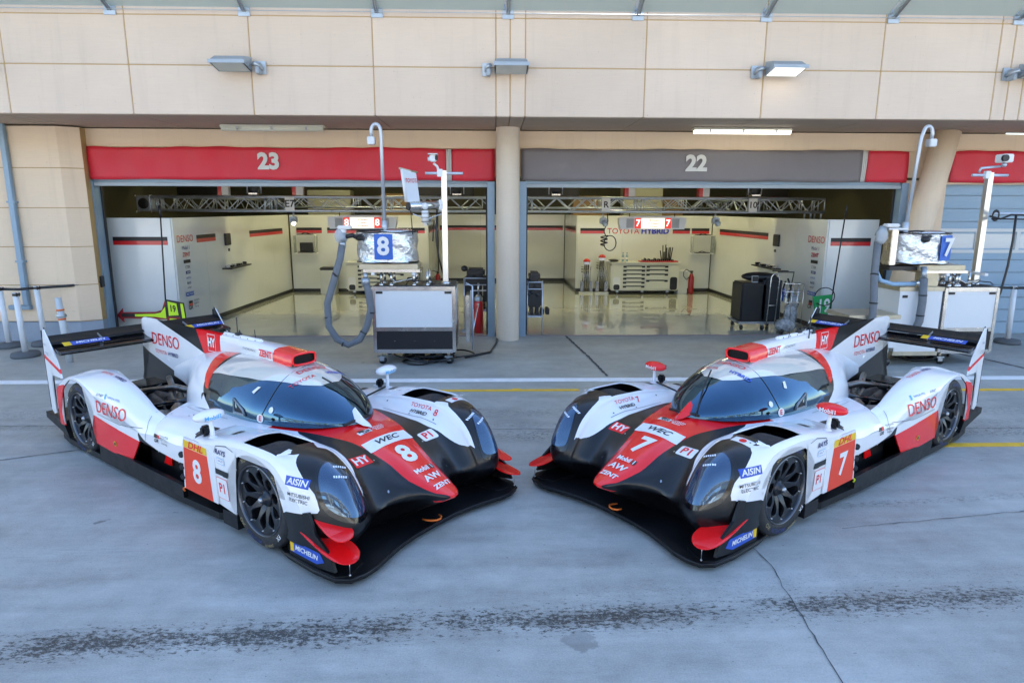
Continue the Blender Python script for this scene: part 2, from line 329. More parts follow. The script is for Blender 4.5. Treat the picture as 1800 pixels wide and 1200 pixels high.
# ---- fabric banners over the doors
def banner_mat(name,c):
    return mat(name,c,.55,var=.06,vs=1.2,bump=.35,bs=1.7,stretch=(1.6,1,.8))
RED=banner_mat('red_banner_fabric',(.62,.022,.04)); GRY=banner_mat('grey_banner_fabric',(.19,.165,.165)); OFF=mat('off_white_vinyl',(.62,.60,.55),.6)
def banner(x0,x1,xs,m,lab,num,numx,left_round=False):
    t=thing('banner',lab,'banner',((x0+x1)/2,11.93,2.81))
    cx=(x0+x1)/2; n=60; vs=[];fs=[]
    def surf(x0_,x1_,m_,nm,dy=0,tex=None):
        nx=max(2,int((x1_-x0_)/.08)); nz=8; vs=[];fs=[]
        for i in range(nx+1):
            for j in range(nz+1):
                x=x0_+(x1_-x0_)*i/nx; z=.545*j/nz
                y=.012*math.sin(x*3.1+z*5)+.008*math.sin(x*7.7-z*9)+.006*math.sin(x*17+z*3)*(1-z)
                if left_round and x<x0+.12: y+=.12*(1-(x-x0)/.12)**2
                zz=z+(.010*math.sin(x*2.3)+.006*math.sin(x*9) if j==nz else (.006*math.sin(x*4) if j==0 else 0))
                vs.append((x-cx,y+dy,zz))
        for i in range(nx):
            for j in range(nz): a=i*(nz+1)+j; fs.append((a,a+nz+1,a+nz+2,a+1))
        b=MB(); b.add(vs,fs,m_,True); o=b.build(nm,t); s=o.modifiers.new('thick','SOLIDIFY'); s.thickness=.012; s.offset=1; return o
    surf(x0,xs-.045,m,'fabric'); surf(xs+.045,x1,RED,'fabric')
    for k in (-1,0,1):surf(xs+k*.031-.012,xs+k*.031+.012,OFF,'stripe')
    b=MB(); flat_text(b,num,.37,OFF,(numx-cx,-.035,.30),(1,0,0),(0,0,1),bold=.045,sx=1.02); b.build('number',t)
banner(-7.06,.035,-.77,RED,'long red fabric banner with pale number 23 over the left garage door','23',-3.89,True)
banner(.50,7.43,6.64,GRY,'grey fabric banner with pale number 22 and red end over the right garage door','22',3.60)
banner(8.22,15,14.0,RED,'plain red fabric banner over the closed blue roller door','24',12.6)
# ---- wall-mounted floodlights, tubes, canopy
STL=mat('galvanised_steel',(.42,.45,.48),.4,metal=.75,var=.15,vs=8); HOUS=mat('grey_lamp_housing',(.33,.37,.41),.45,metal=.3,var=.08)
def floodlight(x,lab,lit,sgn):
    t=thing('floodlight',lab,'floodlight',(x,10.28,4.33),0,'floodlights on the fascia')
    b=MB(); W=.24; # tapered shallow housing with sloping glass beneath
    vs=[(-W,-.42,.02),(W,-.42,.02),(W,-.08,.13),(-W,-.08,.13),(-W,-.42,-.01),(W,-.42,-.01),(W,-.08,-.07),(-W,-.08,-.07),(-W*.85,-.30,.10),(W*.85,-.30,.10)]
    b.add(vs,[(0,1,9,8),(8,9,2,3),(0,8,3,7,4),(1,5,6,2,9),(4,5,1,0),(3,2,6,7)],HOUS); b.box((-W-.015,-.435,-.018),(W+.015,-.42,.03),HOUS)
    b.build('housing',t)
    gm=mat('lit_lens',(.9,.9,.85),.3,emis=(1,.97,.85),es=.55) if lit else mat('lamp_lens',(.42,.46,.44),.25,spec=.8)
    b=MB(); b.add([(-W+.02,-.41,-.012),(W-.02,-.41,-.012),(W-.02,-.10,-.069),(-W+.02,-.10,-.069)],[(0,3,2,1)],gm); b.build('lens',t)
    b=MB(); b.box((sgn*.33-.03,-.16,-.1),(sgn*.33+.03,0,.06),HOUS,.01); b.tube([(sgn*.30,-.2,.03),(sgn*.36,-.12,.0),(sgn*.36,-.02,-.02)],.028,STL); b.box((sgn*.36-.06,-.02,-.09),(sgn*.36+.06,.0,.09),STL,.004); b.build('bracket',t)
for x,lab,l,s in ((-7.62,'grey floodlight on the fascia cut by the left edge of the photo',0,1),(-3.72,'grey unlit floodlight on the fascia above the left garage number',0,1),(.27,'grey unlit floodlight on the fascia above the middle column',0,-1),(4.27,'floodlight on the fascia with its lens lit, above the grey banner',1,-1),(8.1,'grey floodlight on the fascia at the right edge of the photo',0,-1)):
    floodlight(x,lab,l,s)
def tube_light(x0,x1,lab,lit):
    t=thing('tube_light',lab,'tube light',((x0+x1)/2,11.45,3.62),0,'tube lights under the soffit'); W=(x1-x0)/2
    b=MB(); b.box((-W,-.07,.0),(W,.07,.05),mat('cream_lamp_body',(.6,.58,.5),.4),.02); b.build('housing',t)
    b=MB(); b.tube([(-W+.03,-.01,-.005),(W-.03,-.01,-.005)],.045,mat('lit_tube',(.9,.9,.8),.4,emis=(1,.96,.80),es=.9) if lit else mat('unlit_tube',(.70,.68,.55),.35),12); b.build('diffuser',t)
    b=MB()
    for k in (-.66,0,.66): b.box((k*W-.012,-.085,-.03),(k*W+.012,.085,.02),STL)
    b.build('clip',t)
tube_light(-4.5,-2.78,'unlit tube light under the soffit above the left garage',0)
tube_light(3.36,5.06,'glowing tube light under the soffit above the right garage',1)
GLS=None
cn=thing('glass_canopy','pale green glass canopy on steel arms along the top of the fascia','canopy',(0,10.3,5.1))
GLS=mat('canopy_glass',(.56,.63,.57),.12,spec=.6,alpha=.55)
for a in [-7.37+1.89*k for k in range(-1,9)]:
    b=MB(); b.add([(a+.02,-1.9,.98),(a+1.87,-1.9,.98),(a+1.87,-.025,.045),(a+.02,-.025,.045),(a+.02,-1.9,.995),(a+1.87,-1.9,.995),(a+1.87,-.025,.06),(a+.02,-.025,.06)],[(0,1,2,3),(7,6,5,4),(0,4,5,1),(1,5,6,2),(2,6,7,3),(3,7,4,0)],GLS); b.build('glass_pane',cn)
for x in [-7.37+1.9*k for k in range(0,10)]:
    b=MB(); b.box((x-.085,-.02,-.07),(x+.085,0,.09),STL,.003)
    for dx in (-.018,.018): b.tube([(x+dx,-.02,.0),(x+dx,-1.6,.72)],.014,STL,8)
    b.box((x-.03,-1.64,.68),(x+.03,-1.56,.82),STL); b.tube([(x-.05,-.03,.05),(x-.05,-.03,.12)],.012,STL,6)
    b.build('arm',cn)
b=MB(); b.tube([(-30,-.05,.0),(30,-.05,.0)],.005,STL,6); b.build('cable',cn)
# downpipe on the left pier
t=thing('downpipe','pale blue square downpipe running down the left pier','pipe',(-8.12,11.58,0))
b=MB(); b.box((-.05,-.05,.62),(.05,.03,3.68),BLU,.01); b.build('pipe',t)
b=MB(); b.box((-.3,-.06,.58),(.07,.03,.66),BLU,.01); b.build('foot_run',t)
for z in (1.4,2.4):
    b=MB(); b.box((-.07,-.055,z),(.07,.035,z+.03),BLU); b.build('clamp',t)
# ---- interior lamps of the garages (their light spills on the cream walls)
for x in (-4.6,-2.0,2.6,5.2):
    for y in (14.9,18.0):
        t=thing('ceiling_lamp','bright strip lamp on the garage ceiling, '+('left' if x<0 else 'right')+' garage, '+('front' if y<16 else 'back')+(' outer' if abs(x)>4 else ' inner'),'ceiling lamp',(x,y,3.82),0,'strip lamps on the garage ceilings')
        b=MB(); b.box((-.62,-.10,.01),(.62,.10,.06),HOUS); b.build('housing',t)
        b=MB(); b.box((-.6,-.085,-.01),(.6,.085,.009),mat('strip_lamp_glow',(.9,.9,.7),.5,emis=(1,.91,.46),es=12)); b.build('diffuser',t)
# ---- opposite side of the pit lane (seen only mirrored in glass): pit wall and grandstand
t=thing('pit_wall','low white concrete pit wall on the far side of the pit lane','wall',(0,-16,0))
b=MB(); b.box((-60,-.15,0),(60,.15,1.1),mat('white_concrete',(.65,.65,.62),.7,var=.1)); b.build('parapet',t)
b=MB()
for k in range(30): b.box((-60+4*k,-.05,1.1),(-59.9+4*k,.05,2.4),STL)
b.build('post_row',t)
t=thing('grandstand','long grandstand with rows of seats under white fabric roofs','grandstand',(0,-34,0))
b=MB(); 
for k in range(14): b.box((-75,-k*.9,k*.55),(75,-k*.9-.9,k*.55+.55),mat('grandstand_concrete',(.42,.36,.28),.8,var=.15))
b.build('terrace',t)
b=MB(); WF=mat('white_roof_fabric',(.8,.8,.78),.6)
for k in range(10):
    x=-70+14*k+7; b.add([(x-6.8,-14,11.5),(x+6.8,-14,11.5),(x+6.8,1,12.5),(x-6.8,1,12.5),(x,-6,15)],[(0,1,4),(1,2,4),(2,3,4),(3,0,4)],WF)
b.build('roof',t)
b=MB()
for k in range(12): b.box((-72+13*k,-13,0),(-72+13*k+7.5,-12.2,9.5+1.5*(k%3)),mat('pale_reflection_block',(.72,.66,.54),.7,var=.1)); b.box((-72+13*k+.4,-.6,2.2),(-72+13*k+7,-.3,3.4),MATS['white_roof_fabric'])  # pale blocks added to give broken bright reflections in the car glass
b.build('reflection_block',t)
b=MB()
for k in range(11): b.tube([(-70+14*k,-1,0),(-70+14*k,-1,12.4)],.25,STONE2,10)
b.build('column',t)
# ================================================================ GARAGE FIT-OUT AND PIT EQUIPMENT
PW=mat('white_laminate',(.70,.71,.68),.16,coat=.5,var=.02,vs=1); BK=mat('satin_black',(.014,.014,.016),.4); RD=mat('red_gloss',(.60,.015,.02),.3,coat=.4); WH=mat('white_plastic',(.72,.72,.72),.4)
GRN=mat('green_board',(.01,.30,.08),.45); NEON=mat('neon_yellow',(.62,.90,.02),.45); DRED=mat('dark_red',(.30,.01,.015),.4); BLUE=mat('blue_board',(.02,.12,.50),.45); SS=mat('stainless_steel',(.62,.60,.57),.24,metal=.95,var=.12,vs=4)
BRL=mat('pale_brass_steel',(.50,.45,.34),.35,metal=.6,var=.15,vs=6); GH=mat('grey_hose',(.15,.16,.175),.6,var=.12,vs=12,bump=.2,bs=50); CREAM=mat('cream_cabinet',(.66,.65,.54),.28,coat=.3)
def stripe(mb,a,b,z=1.70,n=(0,-1)):
    """black over red band along a wall from a to b (x,y), facing n"""
    a=Vector((*a,0)); b=Vector((*b,0)); nn=Vector((*n,0))*.004
    for z0,z1,m in ((z,z+.075,BK),(z-.075,z,RD)):
        v=[a+nn+Vector((0,0,z0)),b+nn+Vector((0,0,z0)),b+nn+Vector((0,0,z1)),a+nn+Vector((0,0,z1))]
        w_=[p-nn*.9 for p in v]; mb.add(v+w_,[(0,1,2,3),(4,7,6,5),(0,4,5,1),(1,5,6,2),(2,6,7,3),(3,7,4,0)],m)
def wall(name,label,pts,bb=True,stripes=(),h=2.14,th=.05):
    """glossy white partition along a plan polyline"""
    t=thing(name,label,'partition wall',(*pts[0],0)); o=Vector((*pts[0],0)); mb=MB(); bm=MB()
    for a,b in zip(pts[:-1],pts[1:]):
        d=Vector((b[0]-a[0],b[1]-a[1],0)); L_=d.length; ang=math.atan2(d.y,d.x); M_=Matrix.Translation(Vector((*a,0))-o)@Matrix.Rotation(ang,4,'Z')
        k=max(1,round(L_/1.22))
        for i in range(k): mb.box((L_*i/k+.0015,-th/2,.10),(L_*(i+1)/k-.0015,th/2,h),PW,mtx=M_)
        bm.box((0,-th/2+.004,0.01),(L_,th/2-.004,.10),BK,mtx=M_)
    mb.build('panel',t); bm.build('baseboard',t)
    if stripes:
        sm=MB()
        for a,b,n in stripes: stripe(sm,a,b,1.72,n)
        for i,v in enumerate(sm.v): sm.v[i]=v-o
        sm.build('stripe',t)
    return t,o
# left garage partitions
t,o=wall('partition_wall','white glossy partition with sponsor list along the left side of the left garage',[(-7.16,12.55),(-5.98,12.55),(-5.68,18.6)],stripes=[((-7.06,12.525),(-6.06,12.525),(0,-1)),((-5.915,13.4),(-5.87,14.35),(1,-.05)),((-5.79,15.95),(-5.68,18.1),(1,-.05))])
def sponsor_list(t,o,x,y,s,right):
    mb=MB(); A=Vector((0,1,0)) if not right else Vector((0,-1,0)); A=Vector((.05,1,0)) if not right else Vector((.05,-1,0)); k=-.012 if right else .03
    X0=lambda: Vector((x,y,0))-o
    def P(z): return X0()+Vector((0,0,z))
    flat_text(mb,'DENSO',.19,RD,P(1.74),A,(0,0,1),0,1.0); flat_text(mb,'Mobil 1',.10,VDB_,P(1.57),A,(0,0,1),0,1); flat_text(mb,'ZENT',.11,RD,P(1.44),A,(0,0,1),.02,1)
    def bar(z,w_,h_,m): 
        a=A.normalized(); c=P(z)+a.cross(Vector((0,0,1)))*.003; mb.add([c-a*w_/2-Vector((0,0,h_/2)),c+a*w_/2-Vector((0,0,h_/2)),c+a*w_/2+Vector((0,0,h_/2)),c-a*w_/2+Vector((0,0,h_/2))],[(0,1,2,3)],m)
    bar(1.31,.26,.065,BK)
    flat_text(mb,'CTEK',.075,BK,P(1.20),A,(0,0,1),0,1); bar(1.10,.17,.055,VDB_); flat_text(mb,'AISIN',.05,WH,P(1.10),A,(0,0,1),.01,1,off=.006); flat_text(mb,'NIPPON',.05,VBL_,P(.99),A,(0,0,1),0,1); flat_text(mb,'RAYS',.065,VDB_,P(.89),A,(0,0,1),.02,1); flat_text(mb,'AVNET',.05,BK,P(.80),A,(0,0,1),0,1)
    bar(.68,.30,.075,BLUE); flat_text(mb,'MICHELIN',.06,WH,P(.68),A,(0,0,1),.02,1,off=.006); bar(.52,.14,.05,BK); bar(.47,.14,.05,RD); flat_text(mb,'GR',.11,BK,P(.41)-A*.02,A,(0,0,1),.02,1.1,off=.006)
    for q,tt in enumerate(('TOYOTA','GAZOO','Racing')): flat_text(mb,tt,.055,BK,P(.53-.06*q)+A.normalized()*.22,A,(0,0,1),0,1)
    mb.build('sponsor_list',t)
VDB_=mat('navy_vinyl',(.02,.03,.16),.4); VBL_=mat('blue_vinyl',(.02,.08,.45),.35)
sponsor_list(t,o,-5.925,12.93,1,False)
t,o=wall('partition_wall','white glossy partition closing the back of the left garage behind the tool cabinet',[(-5.62,18.62),(-1.83,18.62),(-1.80,21.4)],stripes=[((-5.45,18.59),(-4.75,18.59),(0,-1)),((-4.6,18.59),(-1.9,18.59),(0,-1)),((-1.775,18.9),(-1.75,21.3),(1,0))])
t,o=wall('partition_wall','pale glossy partition at the back of the recess between the two garages',[(-1.75,21.42),(2.3,21.42)],stripes=[((-1.7,21.39),(2.25,21.39),(0,-1))])
t,o=wall('partition_wall','white glossy back partition of the right garage with red and blue wall lettering',[(2.34,21.4),(2.37,18.62),(6.17,18.62)],stripes=[((2.315,21.2),(2.345,18.8),(-1,0)),((2.45,18.59),(3.14,18.59),(0,-1)),((5.06,18.59),(5.55,18.59),(0,-1)),((5.6,18.59),(6.1,18.59),(0,-1))])
mb=MB(); flat_text(mb,'TOYOTA',.215,RD,Vector((3.66,18.59,1.71))-o,(1,0,0),(0,0,1),.01,1.02); flat_text(mb,'HYBRID',.215,mat('bright_blue_vinyl',(.03,.05,.65),.35),Vector((4.56,18.59,1.71))-o,(1,0,0),(0,0,1),.035,1.05); mb.build('wall_lettering',t)
t,o=wall('partition_wall','white glossy partition with sponsor list along the right side of the right garage',[(6.22,18.6),(6.42,12.55),(7.38,12.55)],stripes=[((6.20,18.0),(6.31,15.05),(-1,-.03)),((6.365,14.1),(6.39,13.3),(-1,-.03)),((6.47,12.525),(7.25,12.525),(0,-1))])
sponsor_list(t,o,6.375,12.90,1,True)
mb=MB(); 
cut=[(6.55,.1),(7.38,.1),(7.38,.46),(6.95,.46)]
q=[(6.50,.10),(6.62,.36)]+[(6.62+.30*math.sin(R(a)),.36+.18*(math.cos(R(a))-1)+.0) for a in (20,45,70,90)]+[(7.0,.10)]
mb.prism([(a-o.x,b) for a,b in q],12.52-o.y,12.522-o.y,BK,'y'); mb.build('black_foot',t)
# screens and ledges on the side walls
for (x,y,s,lab) in ((-5.84,14.75,1,'small black wall screen above a recessed ledge in the left garage'),(6.32,14.6,-1,'small black wall screen above a recessed ledge in the right garage')):
    t=thing('wall_screen',lab,'screen',(x,y,1.65)); mb=MB(); mb.box((-.03,-.14,-.13),(.03,.14,.13),BK,.01); mb.build('monitor',t)
    mb=MB(); mb.box((-.01,.02,-.26),(.012,.08,-.20),BK); mb.build('switch',t)
    t=thing('tool_ledge','dark ledge of small tools on the side wall of the '+('left' if s>0 else 'right')+' garage','ledge',(x+s*.06,15.0 if s>0 else 14.9,1.05)); mb=MB(); mb.box((-.12,-.6,-.03),(.12,.6,0),BK); mb.build('shelf',t)
    rr=random.Random(3); mb=MB()
    for k in range(9): a=-.5+k*.12; mb.box((-.06,a,.0),(.04,a+rr.uniform(.03,.09),rr.uniform(.02,.06)),BK if k%3 else SS,.004)
    mb.build('hand_tools',t)
# ---- lighting truss ------------------------------------------------------------------------------
TR=mat('truss_aluminium',(.52,.58,.68),.34,metal=.65,var=.12,vs=8)
def truss(name,label,a,b,legs=()):
    a=Vector(a);b=Vector(b); t=thing(name,label,'truss',a); L_=(b-a).length; ang=math.atan2(b.y-a.y,b.x-a.x); M_=Matrix.Rotation(ang,4,'Z'); H=.28
    mb=MB()
    for y in (0,H):
        for z in (0,H): mb.tube([(0,y,z),(L_,y,z)],.029,TR,8,M_)
    mb.build('chord',t); mb=MB(); n=int(L_/.30); k=0
    for i in range(n):
        x0,x1=L_*i/n,L_*(i+1)/n; z0,z1=(0,H) if i%2 else (H,0)
        for y in (0,H): mb.tube([(x0,y,z0),(x1,y,z1)],.010,TR,6,M_,cap=False)
        for z in (0,H): mb.tube([(x0,0 if i%2 else H,z),(x1,H if i%2 else 0,z)],.010,TR,6,M_,cap=False)
    mb.build('bracing',t); mb=MB()
    for x in [0,.10]+[q for q in np.arange(2.3,L_,2.45)]+[q+.14 for q in np.arange(2.3,L_,2.45)]+[L_]:
        for (p,q) in (((x,0,0),(x,0,H)),((x,H,0),(x,H,H)),((x,0,0),(x,H,0)),((x,0,H),(x,H,H))): mb.tube([p,q],.016,TR,6,M_)
    mb.build('frame',t)
    return t
t=truss('lighting_truss','long silver lattice truss across the left garage mouth, square end cap at its left',(-7.0,13.95,2.27),(.02,13.95,2.27))
mb=MB(); mb.box((-.30,-.03,-.02),(.0,.31,.30),TR,.03); mb.lathe([(.0,-.036),(.10,-.036),(.11,-.03)],BK,20,Matrix.Translation((-.15,0,.14)),axis='y')
for x in (-.30,0):
    for z in (-.02,.30): mb.sphere((x,-.03,z),.028,SS,10,6)
mb.build('end_cap',t)
for k,x in enumerate((2.72,)):
    mb=MB(); mb.box((x,-.03,.0),(x+.19,-.026,.28),WH); flat_text(mb,'E7',.2,BK,(x+.095,-.03,.14),(1,0,0),(0,0,1),.02); mb.build('number_tag',t)
t=truss('lighting_truss','long silver lattice truss across the right garage mouth, with tags R and 10',(.72,13.95,2.27),(7.0,13.95,2.27))
for x,n_ in ((1.55,'R'),(4.65,'10')):
    mb=MB(); mb.box((x,-.03,.0),(x+.18,-.026,.28),WH); flat_text(mb,n_,.18,BK,(x+.09,-.03,.14),(1,0,0),(0,0,1),.02); mb.build('number_tag',t)
mb=MB()
for x in (6.0,6.22):
    mb.tube([(x,0,.0),(x,0,-.14)],.02,TR,8); mb.tube([(x,.28,.0),(x,.28,-.14)],.02,TR,8)
mb.build('leg',t)
truss('lighting_truss','lattice truss running back along the left wall of the left garage',(-6.7,14.3,2.27),(-6.3,20.5,2.27))
truss('lighting_truss','lattice truss running back along the right wall of the right garage',(6.95,14.3,2.27),(6.7,20.5,2.27))
truss('lighting_truss','far lattice truss across the back of the left garage',(-6.2,18.9,2.35),(-.3,18.9,2.35)); truss('lighting_truss','far lattice truss across the back of the right garage',(.6,18.9,2.35),(6.6,18.9,2.35))
# angled gantry canopies (red - white - red) on the trusses
def gantry(x0,x1,labl):
    t=thing('overhead_gantry',labl,'gantry',(x0,14.3,2.56)); L_=x1-x0; mb=MB()
    mb.box((0,-.3,.22),(L_*.12,.5,.30),RD); mb.box((L_*.12,-.3,.22),(L_*.36,.5,.30),WH); mb.box((L_*.36,-.3,.22),(L_,.5,.30),RD); mb.prism([(L_*.32,.2195),(L_*.40,.2195),(L_*.36,.3005)],-.3035,-.301,WH,'y'); mb.build('canopy_panel',t)
    for f in (.03,.47): 
        mb=MB(); mb.box((L_*f+.06,-.28,0),(L_*f+.20,-.18,.22),WH); mb.box((L_*f-.02,-.28,0),(L_*f+.06,-.1,.22),RD); mb.build('leg',t)
gantry(-5.75,-2.3,'red and white gantry panel on the truss of the left garage'); gantry(2.68,6.25,'red and white gantry panel on the truss of the right garage')
# illuminated driver-name displays
def display(x,y,num,lab):
    t=thing('lit_display',lab,'display',(x,y,2.03)); mb=MB(); W=.74
    mb.prism([(-W,.0),(-W,.11),(-.35,.15),(.35,.15),(W,.11),(W,.0),(W-.04,-.14),(-W+.04,-.14)],0,.22,WH,'y'); mb.build('case',t)
    mb=MB(); mb.box((-.26,-.012,-.12),(.26,-.002,.10),mat('display_glow',(1,.95,.8),.4,emis=(1,.93,.72),es=.26)); mb.build('screen',t)
    for s in (-1,1):
        mb=MB(); mb.box((s*.33-.07,-.012,-.12),(s*.33+.07,-.002,.10),mat('lit_red_field',(.7,.03,.02),.4,emis=(.9,.04,.02),es=.16)); flat_text(mb,str(num),.20,mat('lit_white',(1,1,1),.4,emis=(1,1,.95),es=.3),(s*.33,-.014,-.01),(1,0,0),(0,0,1),.02); mb.build('number_field',t)
        mb=MB(); 
        for k in range(9): mb.box((s*(.43+.018*k)-.004,-.008,-.11),(s*(.43+.018*k)+.004,-.001,.09),mat('vent_grey',(.30,.31,.32),.5))
        mb.build('vent',t)
    mb=MB()
    for k,tt in enumerate(('M. Conway','K. Kobayashi','J. Lopez') if num==7 else ('A. Davidson','S. Buemi','K. Nakajima')): flat_text(mb,tt,.045,mat('lit_text',(.25,.06,.03),.5),(.02,-.014,.055-.065*k),(1,0,0),(0,0,1),.01,1.0)
    mb.build('screen_text',t)
    mb=MB(); mb.tube([(-.5,.1,.12),(-.5,.1,.26)],.01,BK,6); mb.tube([(.5,.1,.12),(.5,.1,.26)],.01,BK,6); mb.build('hanger',t)
display(3.50,14.5,7,'lit white display with red number 7 fields hanging in the right garage'); display(-2.83,14.5,8,'lit white display with red number 8 fields hanging in the left garage')
# spot lamps on the truss
def spot(x,z,lab,lit=0):
    t=thing('spot_lamp',lab,'spot lamp',(x,14.0,z),0,'spot lamps on the trusses'); mb=MB(); mb.tube([(0,0,.12),(0,-.02,.0)],.02,STL,8); mb.build('clamp',t)
    mb=MB(); mb.box((-.07,-.10,-.12),(.07,.04,.02),HOUS,.02); mb.tube([(0,-.08,-.06),(.03,-.14,-.12)],[.05,.065],HOUS,12); mb.build('housing',t)
    mb=MB(); mb.sphere((.032,-.145,-.122),(.045,.02,.045),mat('lit_spot',(1,.95,.8),.3,emis=(1,.93,.7),es=2) if lit else mat('lamp_lens',(.42,.46,.44),.25,spec=.8),12,8); mb.build('lens',t)
for x,z,lab,l in ((-4.14,2.14,'small spot lamp under the left truss near its left third',1),(-1.35,2.15,'small spot lamp under the left truss beside the camera mast',0),(2.32,2.13,'grey spot lamp under the right truss left of the number 7 display',0),(4.70,2.14,'grey spot lamp under the right truss beside tag 10',0)): spot(x,z,lab,l)
# coiled hose hanging under the right truss
t=thing('hanging_hose','coiled black air hose hanging from the right truss','hose',(2.42,14.1,2.27)); mb=MB(); mb.tube([(0,0,0),(.02,0,-.2),(-.06,0,-.40),(-.02,0,-.5)],.012,BK,6)
mb.tube([(-.05+.07*math.cos(a*1.0),0+.05*math.sin(a),-.50-.012*a) for a in np.arange(0,18,.5)],.014,BK,6); mb.tube([(.08+.13*math.cos(a),.0,-.66+.16*math.sin(a)) for a in np.arange(0,6.4,.3)],.012,BK,6); mb.build('hose_coil',t)
mb=MB(); mb.box((-.12,-.05,-.03),(.30,.1,.05),SS,.01); mb.sphere((.25,0,.0),.06,BK,10,6); mb.build('reel_box',t)
# drum-like motors hung above the truss
for x,g_ in ((-4.95,'left garage above the left truss'),(-.75,'left garage beside the mast'),(1.32,'right garage above the R tag'),(5.55,'right garage above tag 10')):
    t=thing('cable_hoist','black cable hoist in the '+g_,'hoist',(x,14.1,2.60),0,'cable hoists on the trusses'); mb=MB(); mb.lathe([(0,-.07),(.10,-.07),(.11,-.05),(.11,.05),(.10,.07),(0,.07)],BK,18,Matrix.Translation((0,0,.12)),axis='y'); mb.box((-.09,-.09,0),(.09,.09,.03),SS); mb.build('drum',t); mb=MB(); mb.tube([(.14,0,.02),(.14,0,.28)],.012,TR,6); mb.tube([(-.14,0,.02),(-.14,0,.28)],.012,TR,6); mb.build('bracket',t)
# ceiling services above the partitions
t=thing('ceiling_duct','dull metal ventilation duct running under the garage ceiling','duct',(0,17.0,3.3)); mb=MB(); mb.box((-8.4,-.3,-.2),(9,.3,.2),mat('duct_metal',(.22,.22,.18),.5,metal=.4,var=.2)); mb.build('duct_run',t)
mb=MB()
for x in np.arange(-8,9,1.5): mb.box((x,-.32,-.22),(x+.04,.32,.22),STL)
mb.build('flange',t)
for k,(x,y,w_,h_,m_,lab) in enumerate(((-5.0,20.6,1.3,.7,CREAM,'tall cream cupboard standing behind the left back partition'),(-2.95,20.4,.9,.6,mat('cardboard',(.42,.27,.15),.8),'brown crate stacked high behind the left back partition'),(3.0,20.4,1.1,.55,MATS['cardboard'],'brown crate stacked high behind the right back partition'),(4.6,20.4,1.2,.9,CREAM,'cream cupboard with panel dots standing behind the right back partition'),(5.5,20.6,.8,.45,MATS['cardboard'],'small brown crate high behind the right back partition'))):
    t=thing('storage_cupboard' if m_ is CREAM else 'storage_crate',lab,'cupboard' if m_ is CREAM else 'crate',(x,y,.01)); mb=MB(); mb.box((-w_/2,0,0),(w_/2,.6,2.15+h_),m_,.02); mb.build('carcass',t); mb=MB()
    for q in range(3): mb.box((-w_/2+.05,-.012,2.2+q*h_/3.2),(w_/2-.05,0,2.2+(q+.8)*h_/3.2),m_,.005)
    mb.build('front_panel',t)
for x,lab in ((-6.9,'dark flat screen hung high at the left side of the left garage'),(6.6,'dark flat screen hung high at the right side of the right garage'),(1.3,'long dark screen hung high behind the right truss'),(-1.2,'long dark screen hung high behind the left truss')):
    t=thing('hung_screen',lab,'screen',(x,16.0,2.75)); W=.5 if abs(x)>3 else .75; mb=MB(); mb.box((-W,-.03,-.2),(W,.03,.2),BK,.01); mb.build('panel',t); mb=MB(); mb.tube([(0,0,.2),(0,0,1.1)],.02,BK,6); mb.build('hanger',t)
# ---- tool cabinets ---------------------------------------------------------------------------------
def cabinet(x,y,lab):
    t=thing('tool_cabinet',lab,'tool cabinet',(x,y,.01)); W=.95
    mb=MB(); mb.box((-W,0,.10),(W,.6,.84),CREAM,.04); mb.box((-W-.03,-.03,.84),(W+.03,.62,.88),mat('worktop',(.62,.62,.55),.3),.01); mb.build('carcass',t)
    for c,n in ((-.32,6),(.32,4)):
        z=.80
        for k in range(n):
            h_=(.66/n if n==6 else (.10,.12,.17,.27)[k]); mb=MB(); mb.box((c-.30,-.022,z-h_+.008),(c+.30,.0,z-.005),CREAM,.006); d=mb.build('drawer',t)
            mb=MB(); mb.box((c-.30,-.03,z-.035),(c+.30,-.0225,z-.008),BK); mb.box((c-.30,-.032,z-.060),(c-.21,-.0225,z-.030),BK); mb.box((c+.21,-.032,z-.060),(c+.30,-.0225,z-.030),BK); mb.build('handle',d); z-=h_
    for s in (-1,1):
        mb=MB(); mb.prism([(s*.79+a,.30+b) for a,b in rrect(.20,.36,.06)],-.006,.0,BK if s>0 else WH,'y'); mb.prism([(s*.79+a,.20+b) for a,b in rrect(.17,.15,.05)],-.012,-.006,BK,'y'); mb.build('side_pocket',t)
    for cx in (-.75,-.05,.65):
        mb=MB(); mb.lathe([(0,-.02),(.04,-.02),(.04,.02),(0,.02)],BK,12,Matrix.Translation((cx,.1,.045)),axis='x'); mb.box((cx-.03,.06,.05),(cx+.03,.14,.10),STL); mb.build('caster',t)
    return t
cabinet(4.19,17.95,'cream tool cabinet with black drawer handles at the back of the right garage')
cabinet(-3.05,17.95,'cream tool cabinet with black drawer handles at the back of the left garage')
def bottle(x,y,lab):
    t=thing('water_bottle',lab,'bottle',(x,y,.90)); mb=MB(); mb.lathe([(0,0),(.033,.0),(.033,.15),(.025,.18),(.012,.21),(.012,.235)],mat('clear_blue_plastic',(.45,.62,.72),.1,trans=.4),14); mb.build('bottle_body',t); mb=MB(); mb.lathe([(.014,.235),(.014,.255),(0,.255)],BLUE,10); mb.build('cap',t); mb=MB(); mb.lathe([(.034,.07),(.034,.12)],WH,14); mb.build('paper_label',t)
bottle(3.58,18.1,'left one of two clear water bottles on the cream tool cabinet'); bottle(3.69,18.1,'right one of two clear water bottles on the cream tool cabinet')
t=thing('tool_tray','red edged tray of black tools on the right cream cabinet','tool tray',(4.55,18.15,.895)); mb=MB(); mb.box((-.5,-.15,0),(.55,.15,.03),RD,.006); mb.build('tray',t); mb=MB(); rr=random.Random(8)
for k in range(16): a=-.42+k*.055; mb.box((a,-.1,.03),(a+.035,.1,.05+rr.uniform(0,.05)),BK,.004)
